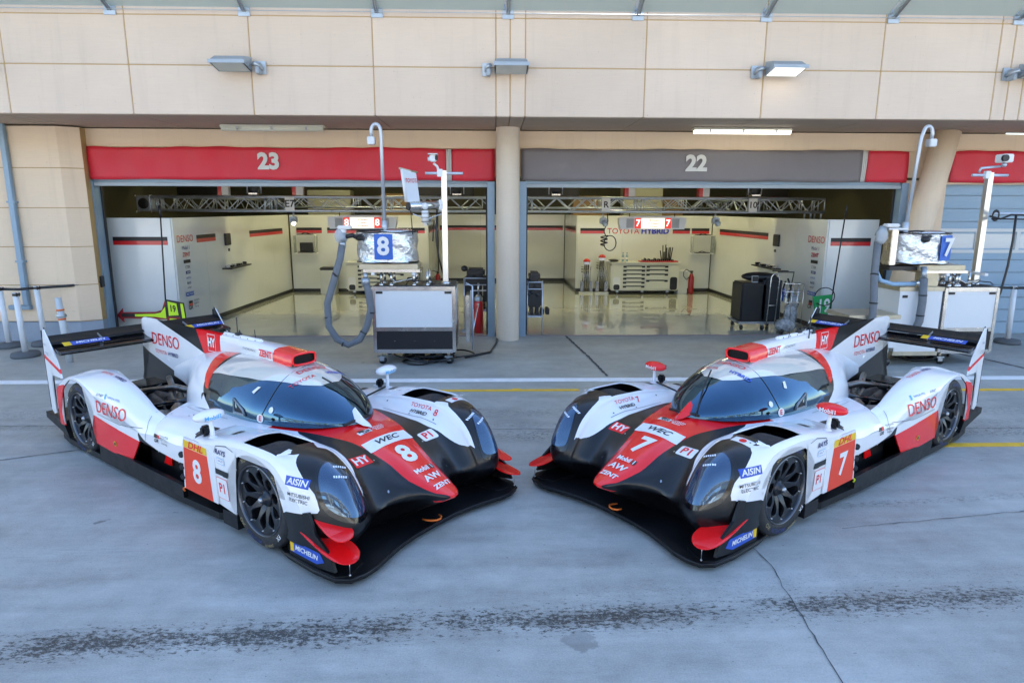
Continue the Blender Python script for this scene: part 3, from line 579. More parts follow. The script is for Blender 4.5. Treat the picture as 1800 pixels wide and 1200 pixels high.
for k in range(8): mb.tube([(.12+k*.035,0,.03),(.10+k*.045+rr.uniform(-.03,.03),0,.25+rr.uniform(0,.22))],.016,BK,6)
mb.build('hand_tools',t)
t=thing('cloth_bundle','small black and white bundle on the left end of the right cabinet','bundle',(3.32,18.15,.895)); mb=MB(); mb.sphere((0,0,.03),(.16,.1,.045),BK,12,6); mb.sphere((-.12,0,.02),(.10,.08,.03),WH,10,6); mb.build('cloth',t)
t=thing('grey_bin','pale grey bin with black lid left of the left tool cabinet','bin',(-4.52,18.0,.01)); mb=MB(); mb.box((-.2,0,0),(.2,.4,.66),mat('pale_grey_plastic',(.55,.56,.52),.45),.02); mb.build('bin_body',t); mb=MB(); mb.box((-.215,-.015,.66),(.215,.415,.73),BK,.03); mb.build('lid',t)
t=thing('grey_bin','low pale grey box between the right cabinet and the fire extinguisher','box',(5.27,18.05,.01)); mb=MB(); mb.box((-.13,0,0),(.13,.4,.62),MATS['pale_grey_plastic'],.01); mb.build('box_body',t); mb=MB(); mb.box((-.14,-.01,.62),(.14,.41,.64),WH); mb.build('lid',t)
def extinguisher(x,y,lab,s=1):
    t=thing('fire_extinguisher',lab,'fire extinguisher',(x,y,.01)); mb=MB(); mb.lathe([(0,0),(.072,.0),(.077,.03),(.077,.48*s),(.05,.55*s),(.03,.60*s)],mat('dark_red_enamel',(.32,.01,.012),.3),20); mb.build('cylinder',t)
    mb=MB(); mb.lathe([(.03,.60*s),(.03,.66*s),(0,.66*s)],BK,12); mb.box((-.02,-.08,.65*s),(.02,.06,.68*s),BK); mb.build('valve',t)
    mb=MB(); mb.tube([(-.03,0,.64*s),(-.14,0,.72*s),(-.22,0,.66*s),(-.22,0,.52*s),(-.14,-.02,.42*s),(-.07,-.03,.5*s)],.012,BK,6); mb.build('hose',t)
extinguisher(5.50,18.05,'red fire extinguisher standing right of the cream tool cabinet in the right garage',.95)
extinguisher(-1.62,19.3,'small red fire extinguisher at the recess of the left garage',.75)
DST=mat('dark_steel',(.22,.22,.22),.25,metal=.9)
def air_jack(x,y,z,lab):
    t=thing('air_jack_stand',lab,'jack',(x,y,.01),0,'chrome jacks on foot plates'); h=.94*z
    mb=MB()
    for dx in (-.05,.0,.05): mb.tube([(dx,0,.05),(dx,0,h-.1)],.021,DST,10)
    mb.tube([(-.10,.05,.3),(-.13,.03,h-.25)],.012,SS,6); mb.tube([(.10,.05,.3),(.12,.03,h-.2)],.012,SS,6); mb.build('tube_cluster',t)
    mb=MB(); mb.box((-.20,-.09,0),(.20,.09,.04),CREAM,.01); mb.box((-.17,-.06,.05),(-.08,.06,.34),DST,.01); mb.box((.08,-.06,.05),(.17,.06,.34),DST,.01); mb.build('base_plate',t)
    mb=MB(); mb.lathe([(0,h+.03),(.05,h+.02),(.10,h-.03),(.10,h-.06),(0,h-.06)],RD,16); mb.box((-.09,-.05,h-.14),(.09,.05,h-.06),SS,.01); mb.build('cap',t)
    mb=MB(); mb.tube([(-.1+.05*math.cos(a),.06*math.sin(a),h-.38+.012*a) for a in np.arange(0,16,.5)],.008,BK,5); mb.build('spring_hose',t)
air_jack(2.60,18.2,1,'shorter left one of two chrome jacks with red caps, right garage'); air_jack(3.02,18.2,1.12,'taller right one of two chrome jacks with red caps, right garage')
air_jack(-2.08,18.2,.93,'chrome jack with red cap seen beside the left fuel cart mast'); 
def shelf(x,y,lab,s):
    t=thing('wall_shelf',lab,'shelf',(x,y,1.12)); mb=MB(); mb.box((-.30,-.18,-.02),(.30,.10,.0),WH); mb.box((-.30,-.18,.47),(.30,.10,.49),WH); mb.build('board',t)
    mb=MB()
    for a in (-.29,.29): mb.box((a-.004,-.16,0),(a+.004,.08,.47),mat('clear_acrylic',(.7,.75,.72),.1,trans=.6))
    mb.build('acrylic_side',t)
    for dz,nm in ((0,'lower'),(.49,'upper')):
        q=thing('laptop',('open' if s<0 else 'flat')+' black laptop on the '+nm+' board of the '+('left' if s<0 else 'right')+' garage wall shelf','laptop',(x,y-.04,1.122+dz)); mb=MB(); mb.box((-.2,-.12,0),(.2,.1,.02),BK,.005); mb.build('keyboard',q)
        if s<0 and dz==0: mb=MB(); mb.box((-.19,.09,.02),(.17,.11,.27),BK,.005); mb.build('screen',q)
        else: mb=MB(); mb.tube([(-.1,0,.02),(0,0,.05),(.12,.02,.02)],.01,BK,6); mb.build('cable',q)
shelf(5.85,18.4,'white wall shelf with clear sides in the right back corner','x' and 1); shelf(-5.15,18.4,'white wall shelf with clear sides in the left back corner',-1)
# ---- black equipment trolley, hand cart, boards ---------------------------------------------------
t=thing('equipment_trolley','large black covered trolley with chrome push handle by the right side wall','trolley',(5.25,12.75,.01)); mb=MB(); mb.box((-.42,-.2,.16),(.12,.35,.92),BK,.03); mb.box((-.45,-.22,.12),(.40,.38,.16),STL); mb.box((.0,-.25,.16),(.36,.3,1.02),mat('black_cover_fabric',(.02,.02,.022),.75,bump=.3,bs=9),.05); mb.build('cabinet_body',t)
mb=MB(); mb.sphere((.0,.05,1.02),(.36,.22,.09),BK,16,8); mb.box((-.24,-.22,.93),(-.12,-.16,1.06),STL,.005); mb.box((-.235,-.223,.95),(-.125,-.22,1.05),BK); mb.build('cover_top',t)
mb=MB(); mb.tube([(.05,-.34,.12),(.08,-.34,1.05),(.13,-.34,1.12),(.20,-.34,1.10),(.24,-.34,1.0),(.21,-.34,.12)],.013,SS,8); mb.tube([(.06,-.34,.5),(.22,-.34,.5)],.012,SS,6); mb.build('push_handle',t)
mb=MB(); mb.tube([(.30,-.1,1.12),(.62,-.1,1.12),(.60,-.1,.95),(.55,-.1,.4)],.012,BK,6); mb.tube([(.30,.15,1.12),(.62,.15,1.12)],.012,BK,6); mb.tube([(.5,-.12,1.0),(.58,-.12,.8),(.52,-.12,.62),(.40,-.12,.7),(.46,-.12,.95)],.02,BK,8); mb.tube([(.42,-.14,.55),(.43,-.14,.8)],.02,VBL_,8); mb.build('hose_rack',t)
for dx,dy in ((-.38,-.18),(.02,-.22),(.36,-.2),(-.38,.3),(.34,.3)):
    mb=MB(); mb.lathe([(0,-.02),(.05,-.02),(.05,.02),(0,.02)],BK,14,Matrix.Translation((dx,dy,.05)),axis='x'); mb.box((dx-.02,dy-.02,.06),(dx+.02,dy+.02,.13),STL); mb.build('caster',t)
t=thing('gas_bottle_cart','wire cart with grey gear wrapped in clear film beside the trolley','cart',(5.66,12.2,.01)); mb=MB()
for a in (-.16,-.05,.06,.17): mb.tube([(a,-.1,.2),(a,-.1,.95)],.007,SS,6); mb.tube([(a,.1,.2),(a,.1,.95)],.007,SS,6)
for z in (.2,.6,.8,.95): mb.tube([(-.16,-.1,z),(.17,-.1,z),(.17,.1,z),(-.16,.1,z)],.007,SS,6,closed=True)
mb.build('wire_frame',t)
mb=MB(); FILM=mat('grey_film_wrap',(.30,.31,.32),.25,var=.5,vs=14,bump=.8,bs=14); mb.sphere((0,0,.35),(.13,.1,.22),FILM,14,10); mb.sphere((-.1,-.05,.16),(.2,.14,.14),FILM,14,10); mb.sphere((.05,0,.6),(.10,.08,.14),FILM,12,8); mb.build('wrapped_gear',t)
mb=MB(); mb.lathe([(0,-.02),(.06,-.02),(.06,.02),(0,.02)],BK,14,Matrix.Translation((-.2,-.12,.06)),axis='x'); mb.lathe([(0,-.02),(.06,-.02),(.06,.02),(0,.02)],BK,14,Matrix.Translation((.14,-.12,.06)),axis='x'); mb.build('wheel',t)
# pit stop boards on poles
t=thing('arrow_board','yellow and black pit board with dark red arrow pointing left on a long pole','pit board',(-6.10,12.3,.16)); mb=MB()
mb.prism([(-.92,.20),(-.80,.33),(-.80,.255),(-.20,.262),(-.08,.30),(0,.50),(0,.12),(-.80,.145),(-.80,.065)],-.012,.012,DRED,'y'); mb.prism([(-.83,.17),(-.22,.165),(-.0,.13),(0,.40),(-.08,.28),(-.22,.235),(-.83,.235)],-.016,-.0125,BK,'y'); mb.prism([(-.58,.178),(-.22,.172),(-.01,.14),(-.01,.36),(-.10,.25),(-.22,.226),(-.58,.222)],-.020,-.0165,NEON,'y'); mb.build('arrow',t)
mb=MB(); mb.prism([(0,.0),(.0,.50),(.33,.43),(.36,.0)],-.012,.012,BK,'y'); mb.prism([(.04,.19),(.04,.46),(.20,.42),(.22,.2)],-.016,-.0125,NEON,'y'); mb.prism([(.29,.02),(.27,.42),(.32,.41),(.35,.02)],-.016,-.0125,NEON,'y'); flat_text(mb,'19',.17,BK,(.125,-.017,.32),(1,0,-.12),(0,0,1),.03,.7); mb.prism([(0,.0),(0,.17),(.24,.16),(.25,0)],-.015,-.0125,DRED,'y'); mb.prism([(.05,.02),(.05,.14),(.18,.13),(.19,.02)],-.018,-.0155,NEON,'y'); mb.build('number_field',t)
mb=MB(); mb.tube([(-.0,0,.48),(.06,.02,2.15)],.014,BK,8); mb.tube([(.055,.02,2.0),(.06,.02,2.2)],.028,BK,8); mb.build('pole',t)
t=thing('green_board','green pit board with white figures on a long black pole before the right partition','pit board',(6.05,12.15,.36)); mb=MB(); mb.prism([(-.02,.36),(.36,.40),(.30,-.1),(.10,-.1)],-.012,.012,GRN,'y'); flat_text(mb,'19',.36,WH,(.20,-.013,.17),(1,0,.1),(0,0,1),.02,.7); mb.prism([(.36,.40),(.36,-.1),(.30,-.1)],-.015,.011,BK,'y'); mb.build('board',t)
mb=MB(); mb.tube([(.36,0,.38),(.47,.02,2.0)],.013,BK,8); mb.tube([(.465,.02,1.88),(.475,.02,2.05)],.02,BK,8); mb.build('pole',t); mb=MB(); mb.tube([(.20+.19*math.cos(a),-.03,.36+.17*math.sin(a)) for a in np.arange(-2.4,3.2,.3)],.010,BK,6); mb.build('cable_loop',t)
# things beside the middle column
t=thing('gas_cylinder','red gas cylinder standing in a small rack left of the middle column','gas cylinder',(-.28,12.35,.01)); mb=MB(); mb.lathe([(0,0),(.09,0),(.09,.55),(.07,.62),(.03,.66)],RD,20); mb.build('cylinder',t); mb=MB(); mb.lathe([(.075,.60),(.085,.66),(.04,.72),(0,.72)],STL,14); mb.tube([(0,0,.72),(0,0,.95)],.018,SS,8); mb.tube([(.08,0,.7),(.08,0,.9)],.012,BRL,6); mb.build('valve',t); mb=MB(); mb.tube([(-.14,.0,.0),(-.14,0,.80),(.25,0,.80)],.014,WH,8); mb.build('rack',t)
t=thing('stand_post','short grey upright on a small wheeled foot behind the left fuel cart','stand',(-.52,12.2,.01)); mb=MB(); mb.box((-.03,-.02,.08),(.03,.02,.72),SS); mb.build('post',t); mb=MB(); mb.box((-.09,-.06,.03),(.09,.06,.08),STL,.01); mb.build('foot',t)
def gear_rack(x,y,lab,w_):
    t=thing('gear_rack',lab,'rack',(x,y,.01)); rr=random.Random(int(x*10)); mb=MB(); mb.box((-w_,-.2,.5),(w_,.2,1.0),BK,.03); mb.box((-w_*.8,-.22,1.0),(w_*.7,.15,1.16),BK,.04)
    for k in range(6): mb.sphere((rr.uniform(-w_,w_),-.15,rr.uniform(.7,1.25)),(.07,.07,.06),BK,8,6)
    mb.build('cases',t); mb=MB(); mb.tube([(-w_*.9,-.24,.85),(w_*.9,-.24,.85),(w_*.9,-.24,.98),(-w_*.9,-.24,.98)],.012,TR,6,closed=True); mb.tube([(w_,-.2,0),(w_,-.2,1.0)],.013,TR,6); mb.tube([(-w_,-.2,0),(-w_,-.2,1.0)],.013,TR,6); mb.box((-w_,-.25,.32),(w_,.2,.35),TR); mb.build('frame',t)
    mb=MB()
    for k in range(4): mb.box((-w_+.05+k*.1,-.18,.36),(-w_+.12+k*.1,.1,.45+rr.uniform(0,.1)),BK,.01)
    mb.build('small_cases',t)
gear_rack(-.33,13.1,'black rack of cases and headsets left of the middle column',.24); gear_rack(.78,12.4,'black rack of cases with bright bars right of the middle column',.14)
# ---- barrier posts with black belt ---------------------------------------------------------------
GB=mat('grey_rubber_base',(.10,.11,.12),.7); PV=mat('white_post',(.70,.72,.74),.4,var=.05)
def post(x,y,lab,z=1.02):
    t=thing('barrier_post',lab,'barrier post',(x,y,0),0,'white barrier posts on round bases'); mb=MB(); mb.tube([(0,0,.07),(-.02,0,z)],.043,PV,16); mb.build('pole',t); mb=MB(); mb.lathe([(0,0),(.20,0),(.205,.03),(.19,.07),(.05,.085),(0,.085)],GB,28); mb.build('base',t); mb=MB(); mb.box((-.05,-.045,z-.06),(.03,.045,z),BK,.01); mb.build('belt_head',t)
post(-8.22,11.15,'barrier post at the left photo edge, farthest from the door'); post(-7.72,11.30,'barrier post second from the left, in front of the pier'); post(-7.45,10.42,'nearest of the three barrier posts at the left'); post(9.18,11.23,'single barrier post at the right in front of the blue roller door')
def belt(a,b,lab): t=MB(); t.tube([a,((a[0]+b[0])/2,(a[1]+b[1])/2,(a[2]+b[2])/2-.015),b],.025,BK,6); o_=t.build('barrier_belt'); tag(o_,lab,'barrier belt')
belt((-8.2,11.15,.99),(-7.76,11.30,.99),'short black belt between the two posts farthest left'); belt((-7.72,11.30,.99),(-6.98,11.9,1.03),'black belt from the second post to the garage door frame'); belt((9.15,11.23,.99),(8.0,11.4,1.02),'black belt from the right post towards the leaning column'); belt((9.2,11.23,.99),(11,11.3,1.0),'black belt from the right post out of the photo')
t=thing('belt_receiver','black belt holder clipped to the left door frame','belt holder',(-6.98,11.95,1.03)); mb=MB(); mb.box((-.11,-.08,-.10),(.0,.03,.10),BK,.01); mb.build('case',t); mb=MB(); mb.box((-.13,-.03,-.03),(-.11,.02,.03),STL); mb.build('slot',t)
t=thing('wrapped_pole','grey pole with orange bands and crossed tape behind the left car wing','pole',(-6.5,10.0,0)); mb=MB(); mb.tube([(0,0,.0),(-.05,0,1.0)],[.05,.045],mat('milky_tube',(.50,.53,.55),.35),14); mb.build('tube',t); mb=MB()
for z in (.80,.66): mb.tube([(-.05*z,0,z),(-.05*z-.002,0,z+.025)],.0535,mat('orange_band',(.75,.16,.03),.5),14)
mb.build('orange_band',t); mb=MB(); mb.lathe([(.06,.70),(.075,.72),(.06,.75)],STL,14,Matrix.Translation((-.037,0,0))); mb.build('collar',t)
# ---- refuelling carts ------------------------------------------------------------------------------
FOIL=mat('crinkled_foil',(.72,.73,.75),.26,metal=.8,bump=1.0,bs=17)
def fuel_cart(loc,rz,num,lab,w_):
    t=thing('refuelling_cart',lab,'refuelling cart',(loc[0],loc[1],0),rz); W=w_/2; D=.85
    mb=MB(); 
    for (x0,x1) in ((-W,-W+.05),(W-.05,W)):
        for y0 in (0,D-.05): mb.box((x0,y0,.20),(x1,y0+.05,1.18),SS,.004)
    for z0,z1 in ((1.13,1.19),(.52,.58),(.18,.24)):
        mb.box((-W+.05,0.002,z0),(W-.05,.05,z1),SS,.004); mb.box((-W+.05,D-.05,z0),(W-.05,D-.002,z1),SS); mb.box((-W+.002,.05,z0),(-W+.05,D-.05,z1),SS); mb.box((W-.05,.05,z0),(W-.002,D-.05,z1),SS)
    mb.build('frame',t)
    mb=MB(); mb.box((-W+.05,.012,.58),(W-.05,.03,1.13),WH); mb.box((-W+.012,.05,.58),(-W+.03,D-.05,1.13),WH); mb.box((W-.03,.05,.58),(W-.012,D-.05,1.13),WH); mb.box((-W+.05,D-.03,.24),(W-.05,D-.01,1.13),WH); mb.build('white_panel',t)
    mb=MB(); mb.box((-W+.05,.012,.24),(W-.05,.03,.52),BK); mb.box((-W+.012,.05,.24),(-W+.03,D-.05,.52),BK); mb.box((W-.03,.05,.24),(W-.012,D-.05,.52),BK); mb.box((-W+.03,.03,.2),(W-.03,D-.03,.24),BK)
    for k in (-.3,0,.3): mb.sphere((k,.010,.37),.006,SS,6,4)
    mb.build('black_panel',t)
    mb=MB(); 
    for x in (-W+.06,W-.16): mb.box((x,.004,1.085),(x+.10,.0115,1.12),BK)
    mb.build('latch',t)
    mb=MB(); mb.box((-W+.02,.02,1.19),(W-.02,D-.02,1.20),mat('ribbed_mat',(.05,.05,.05),.6)); 
    for k in range(9): mb.box((W-.5+k*.05,.06,1.2),(W-.475+k*.05,D-.06,1.206),MATS['ribbed_mat'])
    mb.build('top_mat',t)
    for x in (-W+.1,W-.12):
        for y in (.08,D-.1):
            mb=MB(); mb.tube([(x,y,.11),(x,y,.20)],.022,BRL,8); mb.box((x-.06,y-.04,.105),(x+.06,y+.04,.125),STL); mb.lathe([(0,-.018),(.058,-.018),(.058,.018),(0,.018)],BK,18,Matrix.Translation((x+.02,y,.058)),axis='y'); mb.box((x-.03,y-.028,.05),(x+.04,y-.02,.11),STL); mb.box((x-.03,y+.02,.05),(x+.04,y+.028,.11),STL); mb.build('caster',t)
    # platform on posts
    pa,pb=((-W-.18,W-.55) if num==8 else (-W-.42,W-.55)); mb=MB(); mb.box((pa,.05,1.44),(pb,.55,1.52),BRL,.01); mb.box((pa+.06,.03,1.40),(pb+.03,.5,1.44),SS,.004)
    for x in (-W+.13,-W+.28,W-.62,W-.42):
        for y in (.12,.45): mb.tube([(x,y,1.2),(x,y,1.41)],.02,SS,10); mb.lathe([(.035,1.2),(.035,1.225),(.02,1.23)],SS,10,Matrix.Translation((x,y,0)))
    for x in (-W,-W+.6): mb.box((x,.02,1.36),(x+.05,.5,1.40),WH)
    mb.build('platform',t)
    mb=MB(); mb.tube([(-W+.5,.1,1.21),(-W+.55,.05,1.28),(-W+.75,.08,1.26),(-W+.9,.2,1.21)],.008,BK,6); mb.tube([(-W+.2,.2,1.38),(-W+.35,.08,1.25),(-W+.6,.1,1.3)],.012,SS,6); mb.build('piping',t)
    # foil wrapped drum
    cx=(-W+.20 if num==8 else -W-.27); rr=random.Random(num); mb=MB(); n=56; nz=10; vs=[];fs=[]
    for j in range(nz+1):
        for k in range(n):
            a=2*PI*k/n; r_=.455+.010*math.sin(5*a+j)+rr.uniform(-.003,.003)+(.01 if j in(0,nz) else 0); vs.append((cx+r_*math.cos(a),.40+r_*.86*math.sin(a),1.54+.44*j/nz+rr.uniform(-.004,.004)))
    for j in range(nz):
        for k in range(n): fs.append((j*n+k,j*n+(k+1)%n,(j+1)*n+(k+1)%n,(j+1)*n+k))
    mb.add(vs,fs,FOIL,True); b_=len(vs); mb.add([(v[0],v[1],v[2]) for v in vs[-n:]],[tuple(range(n))],FOIL); mb.add([v for v in vs[:n]],[tuple(range(n))[::-1]],BK)
    tk=mb.build('tank_wrap',t)
    mb=MB()
    for zz in (1.54,1.985): mb.tube([(cx+.463*math.cos(a),.40+.40*math.sin(a),zz+.006*math.sin(7*a)) for a in np.arange(0,2*PI,.2)],.010,BK,6,closed=True)
    mb.build('binding',tk)
    nx=cx-.0 if num==8 else cx+.24
    mb=MB(); vs=[];M_=10
    for i in range(M_+1):
        x=nx-.135+.27*i/M_; y=.40-.405*math.sqrt(max(0,1-((x-cx)/.475)**2))-.012
        vs+=[(x,y,1.59),(x,y,1.96)]
    mb.add(vs,[(2*i,2*i+2,2*i+3,2*i+1) for i in range(M_)],BLUE,True)
    ym=.40-.405*math.sqrt(max(0,1-((nx-cx)/.475)**2))-.025; tl=Vector((1,0,0)) if num==8 else Vector((1,.28,0))
    flat_text(mb,str(num),.36,WH,(nx,ym-(.01 if num==7 else 0),1.775),tl,(0,0,1),.03,1.0); mb.build('number_plate',tk)
    mb=MB(); hx=cx-.36 if num==8 else cx-.12; mb.sphere((hx,.40-.30 if num==8 else .03,1.90),(.07,.05,.045),BK,12,8); mb.tube([(hx-.06,.02,1.93),(hx+.06,.0,1.95)],.02,BK,8); mb.build('filler_port',t)
    mb=MB(); mb.sphere((cx+.15,.4,1.99),(.26,.2,.04),FOIL,14,8); mb.tube([(cx-.4,.3,2.0),(cx-.1,.25,2.02),(cx+.1,.3,2.0)],.012,BK,6); mb.build('top_cover',t)
    # vent mast with crook
    mx_=(cx-.02 if num==8 else cx-.27); lean=-.01 if num==8 else .10; mb=MB(); P_=[(mx_,.3,1.98),(mx_+lean*.8,.3,3.38)]+[(mx_+lean-.07*(1-math.cos(a))*(1 if num==8 else -1),.3,3.42+.11*math.sin(a)) for a in np.arange(.2,3.2,.35)]
    P_.append((P_[-1][0],.3,3.34)); mb.tube(P_,.026,mat('pale_grey_pipe',(.50,.53,.57),.35,metal=.4),14); mb.tube([(mx_,.3,1.97),(mx_,.3,2.15)],.045,MATS['pale_grey_pipe'],14); e=P_[-1]; mb.box((e[0]-.055,.24,3.24),(e[0]+.055,.36,3.35),MATS['pale_grey_pipe'],.01); mb.build('vent_mast',t)
    # square camera mast
    px=W-.16; mb=MB(); mb.box((px-.04,.30,1.2),(px+.04,.38,2.88),mat('bright_aluminium',(.72,.72,.70),.28,metal=.85)); mb.lathe([(.07,1.2),(.07,1.23),(.04,1.24)],SS,16,Matrix.Translation((px,.34,0))); mm=mb.build('camera_mast',t)
    mb=MB(); mb.tube([(px-.28,.33,2.84),(px+.28,.33,2.84)],.022,TR,10); mb.box((px-.10,.28,2.79),(px-.02,.34,2.90),WH,.005); mb.build('cross_bar',mm)
    mb=MB(); s=-1 if num==8 else 1
    if num==8:
        mb.tube([(px-.07,.31,2.86),(px-.10,.31,2.94),(px-.15,.29,2.98)],.018,WH,8); mb.box((px-.20,.20,3.00),(px-.10,.34,3.10),WH,.015); mb.box((px-.12,.19,3.02),(px-.08,.30,3.09),BK,.01); mb.box((px-.22,.16,3.10),(px-.08,.34,3.112),WH,.003); mb.tube([(px-.23,.28,3.04),(px-.2,.28,3.04)],.03,WH,10)
    else:
        mb.tube([(px-.20,.3,2.88),(px-.18,.3,2.94),(px+.12,.3,2.97)],.018,TR,8); mb.box((px+.06,.18,3.02),(px+.22,.36,3.14),WH,.012); mb.tube([(px+.08,.16,3.08),(px+.08,.2,3.08)],.05,BK,12); mb.sphere((px+.16,.28,2.99),.035,TR,8,6)
    mb.build('camera',mm)
    # nozzle and breather hoses
    if num==8:
        mb=MB(); mb.tube([(-W-.41,.05,1.80),(-W-.44,.0,1.60),(-W-.53,-.05,1.30),(-W-.64,-.08,.95),(-W-.63,-.10,.62),(-W-.52,-.10,.42),(-W-.36,-.08,.33),(-W-.20,-.05,.40),(-W-.08,-.03,.60),(-W-.02,-.02,.85),(-W-.04,-.02,1.10),(-W-.08,.0,1.28)],.052,GH,14); h=mb.build('hose',t)
        mb=MB(); 
        for (c,d) in (((-W-.50,-.04,1.38),(-W-.52,-.045,1.36)),((-W-.637,-.09,.76),(-W-.636,-.09,.74)),((-W-.44,-.09,.365),(-W-.42,-.09,.355)),((-W-.14,-.04,.50),(-W-.13,-.035,.52)),((-W-.015,-.02,.80),(-W-.012,-.02,.82))): mb.tube([c,d],.0545,BK,14)
        mb.build('cable_tie',h)
        mb=MB(); mb.tube([(-W-.41,.05,1.76),(-W-.40,.05,1.86)],.05,STL,12); mb.tube([(-W-.41,.05,1.86),(-W-.40,.05,1.98)],[.075,.06],HOUS,14); mb.tube([(-W-.40,.05,1.96),(-W-.39,.05,2.04)],.055,WH,12); mb.box((-W-.46,-.02,2.03),(-W-.26,.10,2.08),WH,.015); mb.sphere((-W-.44,.02,1.93),(.07,.06,.11),mat('milky_film',(.6,.62,.64),.3,alpha=.55),14,10); mb.tube([(-W-.35,.05,1.92),(-W-.25,.05,1.94),(-W-.18,.1,1.90)],.035,BK,10); mb.build('nozzle',t)
        mb=MB(); mb.tube([(-W-.08,.0,1.22),(-W-.08,.0,1.32)],.062,STL,12); mb.tube([(-W-.08,.0,1.32),(-W-.10,.1,1.42)],.03,STL,10); mb.build('coupling',t)
        # boom with sign board and caged lamp
        mb=MB(); mb.tube([(px-.50,.05,2.36),(px-.06,.34,2.38)],.065,SS,18); mb.lathe([(.066,0),(.055,0),(.055,.02)],BK,16,Matrix.Translation((px-.50,.05,2.36))@Matrix.Rotation(R(-56),4,'Z')@Matrix.Rotation(R(90),4,'X')); mb.tube([(px-.505,.045,2.36),(px-.50,.05,2.36)],.056,BK,18); mb.box((px-.10,.26,2.30),(px-.02,.40,2.46),WH,.02); mb.tube([(px-.45,.1,2.25),(px-.25,.15,2.17),(px-.05,.3,2.25)],.01,TR,6); mb.build('boom',t)
        mb=MB(); a=Vector((px-.53,.0,2.42)); b=Vector((px-.36,.20,2.42)); d=(b-a); nn=Vector((-d.y,d.x,0)).normalized()*.012
        z0,z1=Vector((0,0,0)),Vector((0,0,.46)); lean_=Vector((-.05,0,0)); q=[a+z0,b+z0,b+z1*.92+lean_,a+z1+lean_]; mb.add([p-nn for p in q]+[p+nn for p in q],[(0,1,2,3),(7,6,5,4),(0,4,5,1),(1,5,6,2),(2,6,7,3),(3,7,4,0)],mat('sign_white',(.62,.66,.72),.4)); mb.tube([q[0],q[3]],.022,WH,8); mb.tube([q[3]+Vector((-.03,-.02,.01)),q[2]+Vector((.03,.02,.0))],.015,BRL,8)
        flat_text(mb,'TOYOTA',.085,RD,(a+b)/2+lean_*.5+Vector((0,0,.30))-nn*1.6,d,(0,0,1),.01,.72,off=.01); mb.build('sign_board',t)
        mb=MB(); mb.tube([(px-.27,.08,2.12),(px-.27,.08,2.30)],.05,WH,14); mb.tube([(px-.27,.08,2.08),(px-.27,.08,2.12)],.025,WH,10)
        for z in (2.14,2.2,2.26): mb.tube([(px-.27+.058*math.cos(a_),.08+.058*math.sin(a_),z) for a_ in np.arange(0,6.28,.5)],.004,BK,5,closed=True)
        mb.sphere((px-.27,.1,2.36),.05,WH,12,8); mb.build('caged_lamp',t)
        mb=MB(); mb.tube([(px-.11,.3,2.35),(px-.13,.28,1.9),(px-.10,.3,1.6),(px-.03,.36,1.3)],.014,BK,6); mb.tube([(px-.15,.2,2.15),(px-.17,.15,1.85)],.010,BK,6); mb.tube([(px-.48,.1,2.3),(px-.46,.1,1.95)],.008,BK,6); mb.build('cable',t)
    else:
        mb=MB(); mb.tube([(-W-1.07,.1,1.86),(-W-1.10,.05,1.60),(-W-1.13,.0,1.35),(-W-1.19,-.15,1.05),(-W-1.20,-.18,.75),(-W-1.15,-.15,.5),(-W-.95,-.1,.3)],.052,GH,14); mb.tube([(-W-.40,-.05,1.34),(-W-.41,-.10,1.0),(-W-.42,-.10,.7),(-W-.5,-.08,.45)],.055,GH,14); h=mb.build('hose',t)
        mb=MB()
        for (c,d) in (((-W-1.122,.01,1.40),(-W-1.126,.005,1.38)),((-W-1.192,-.155,1.0),(-W-1.193,-.156,.98)),((-W-.407,-.087,1.1),(-W-.407,-.088,1.08)),((-W-.417,-.10,.8),(-W-.417,-.10,.78))): mb.tube([c,d],.058,BK,14)
        mb.build('cable_tie',h)
        mb=MB(); mb.tube([(-W-1.12,.04,1.50),(-W-1.0,.05,1.30),(-W-.8,.05,1.24),(-W-.48,.0,1.25)],.032,mat('pale_blue_hose',(.30,.45,.60),.45),12); mb.build('breather_hose',t)
        mb=MB(); mb.tube([(-W-1.07,.1,1.82),(-W-1.05,.1,1.95)],.055,STL,12); mb.tube([(-W-1.07,.1,1.95),(-W-1.01,.1,2.08)],[.06,.05],HOUS,14); mb.box((-W-1.01,.02,2.08),(-W-.80,.14,2.13),WH,.015); mb.sphere((-W-1.05,.05,1.95),(.085,.07,.12),mat('milky_film',(.6,.62,.64),.3,alpha=.55),14,10); mb.build('nozzle',t)
        mb=MB(); mb.box((-W-.95,.05,2.04),(-W-.66,.3,2.065),WH); mb.box((-W-.86,.1,1.52),(-W-.76,.3,2.04),SS,.01); mb.box((-W-.86,.09,1.44),(-W-.4,.5,1.50),BK,.01); mb.build('nozzle_rack',t)
        mb=MB(); mb.tube([(-W-.40,-.05,1.34),(-W-.38,.0,1.50)],.04,STL,12); mb.tube([(-W-.48,-.0,1.26),(-W-.40,-.03,1.26)],.045,SS,12); mb.box((-W-.3,.1,1.2),(-W-.05,.3,1.44),BRL,.01); mb.build('coupling',t)
        mb=MB(); mb.tube([(px+.02,.2,2.28),(px+1.6,.1,2.27)],.02,TR,8); mb.tube([(px+.02,.2,2.20),(px+1.6,.1,2.18)],.012,BK,6); mb.tube([(px-.02,.2,2.24),(px+.12,.15,2.20),(px+.25,.12,2.26),(px+1.6,.08,2.24)],.016,BK,6)
        for k in range(3): mb.tube([(px+.06+.05*math.cos(a),.18,2.24+.07*math.sin(a)+.01*k) for a in np.arange(0,6.28,.5)],.010,BK,5,closed=True)
        mb.build('boom',t)
        mb=MB(); mb.tube([(px+.33,.12,2.25),(px+.34,.12,1.9),(px+.32,.12,1.5),(px+.25,.1,1.1),(px+.12,.1,.8),(px+.02,.1,.6)],.017,BK,8); mb.build('cable',t)
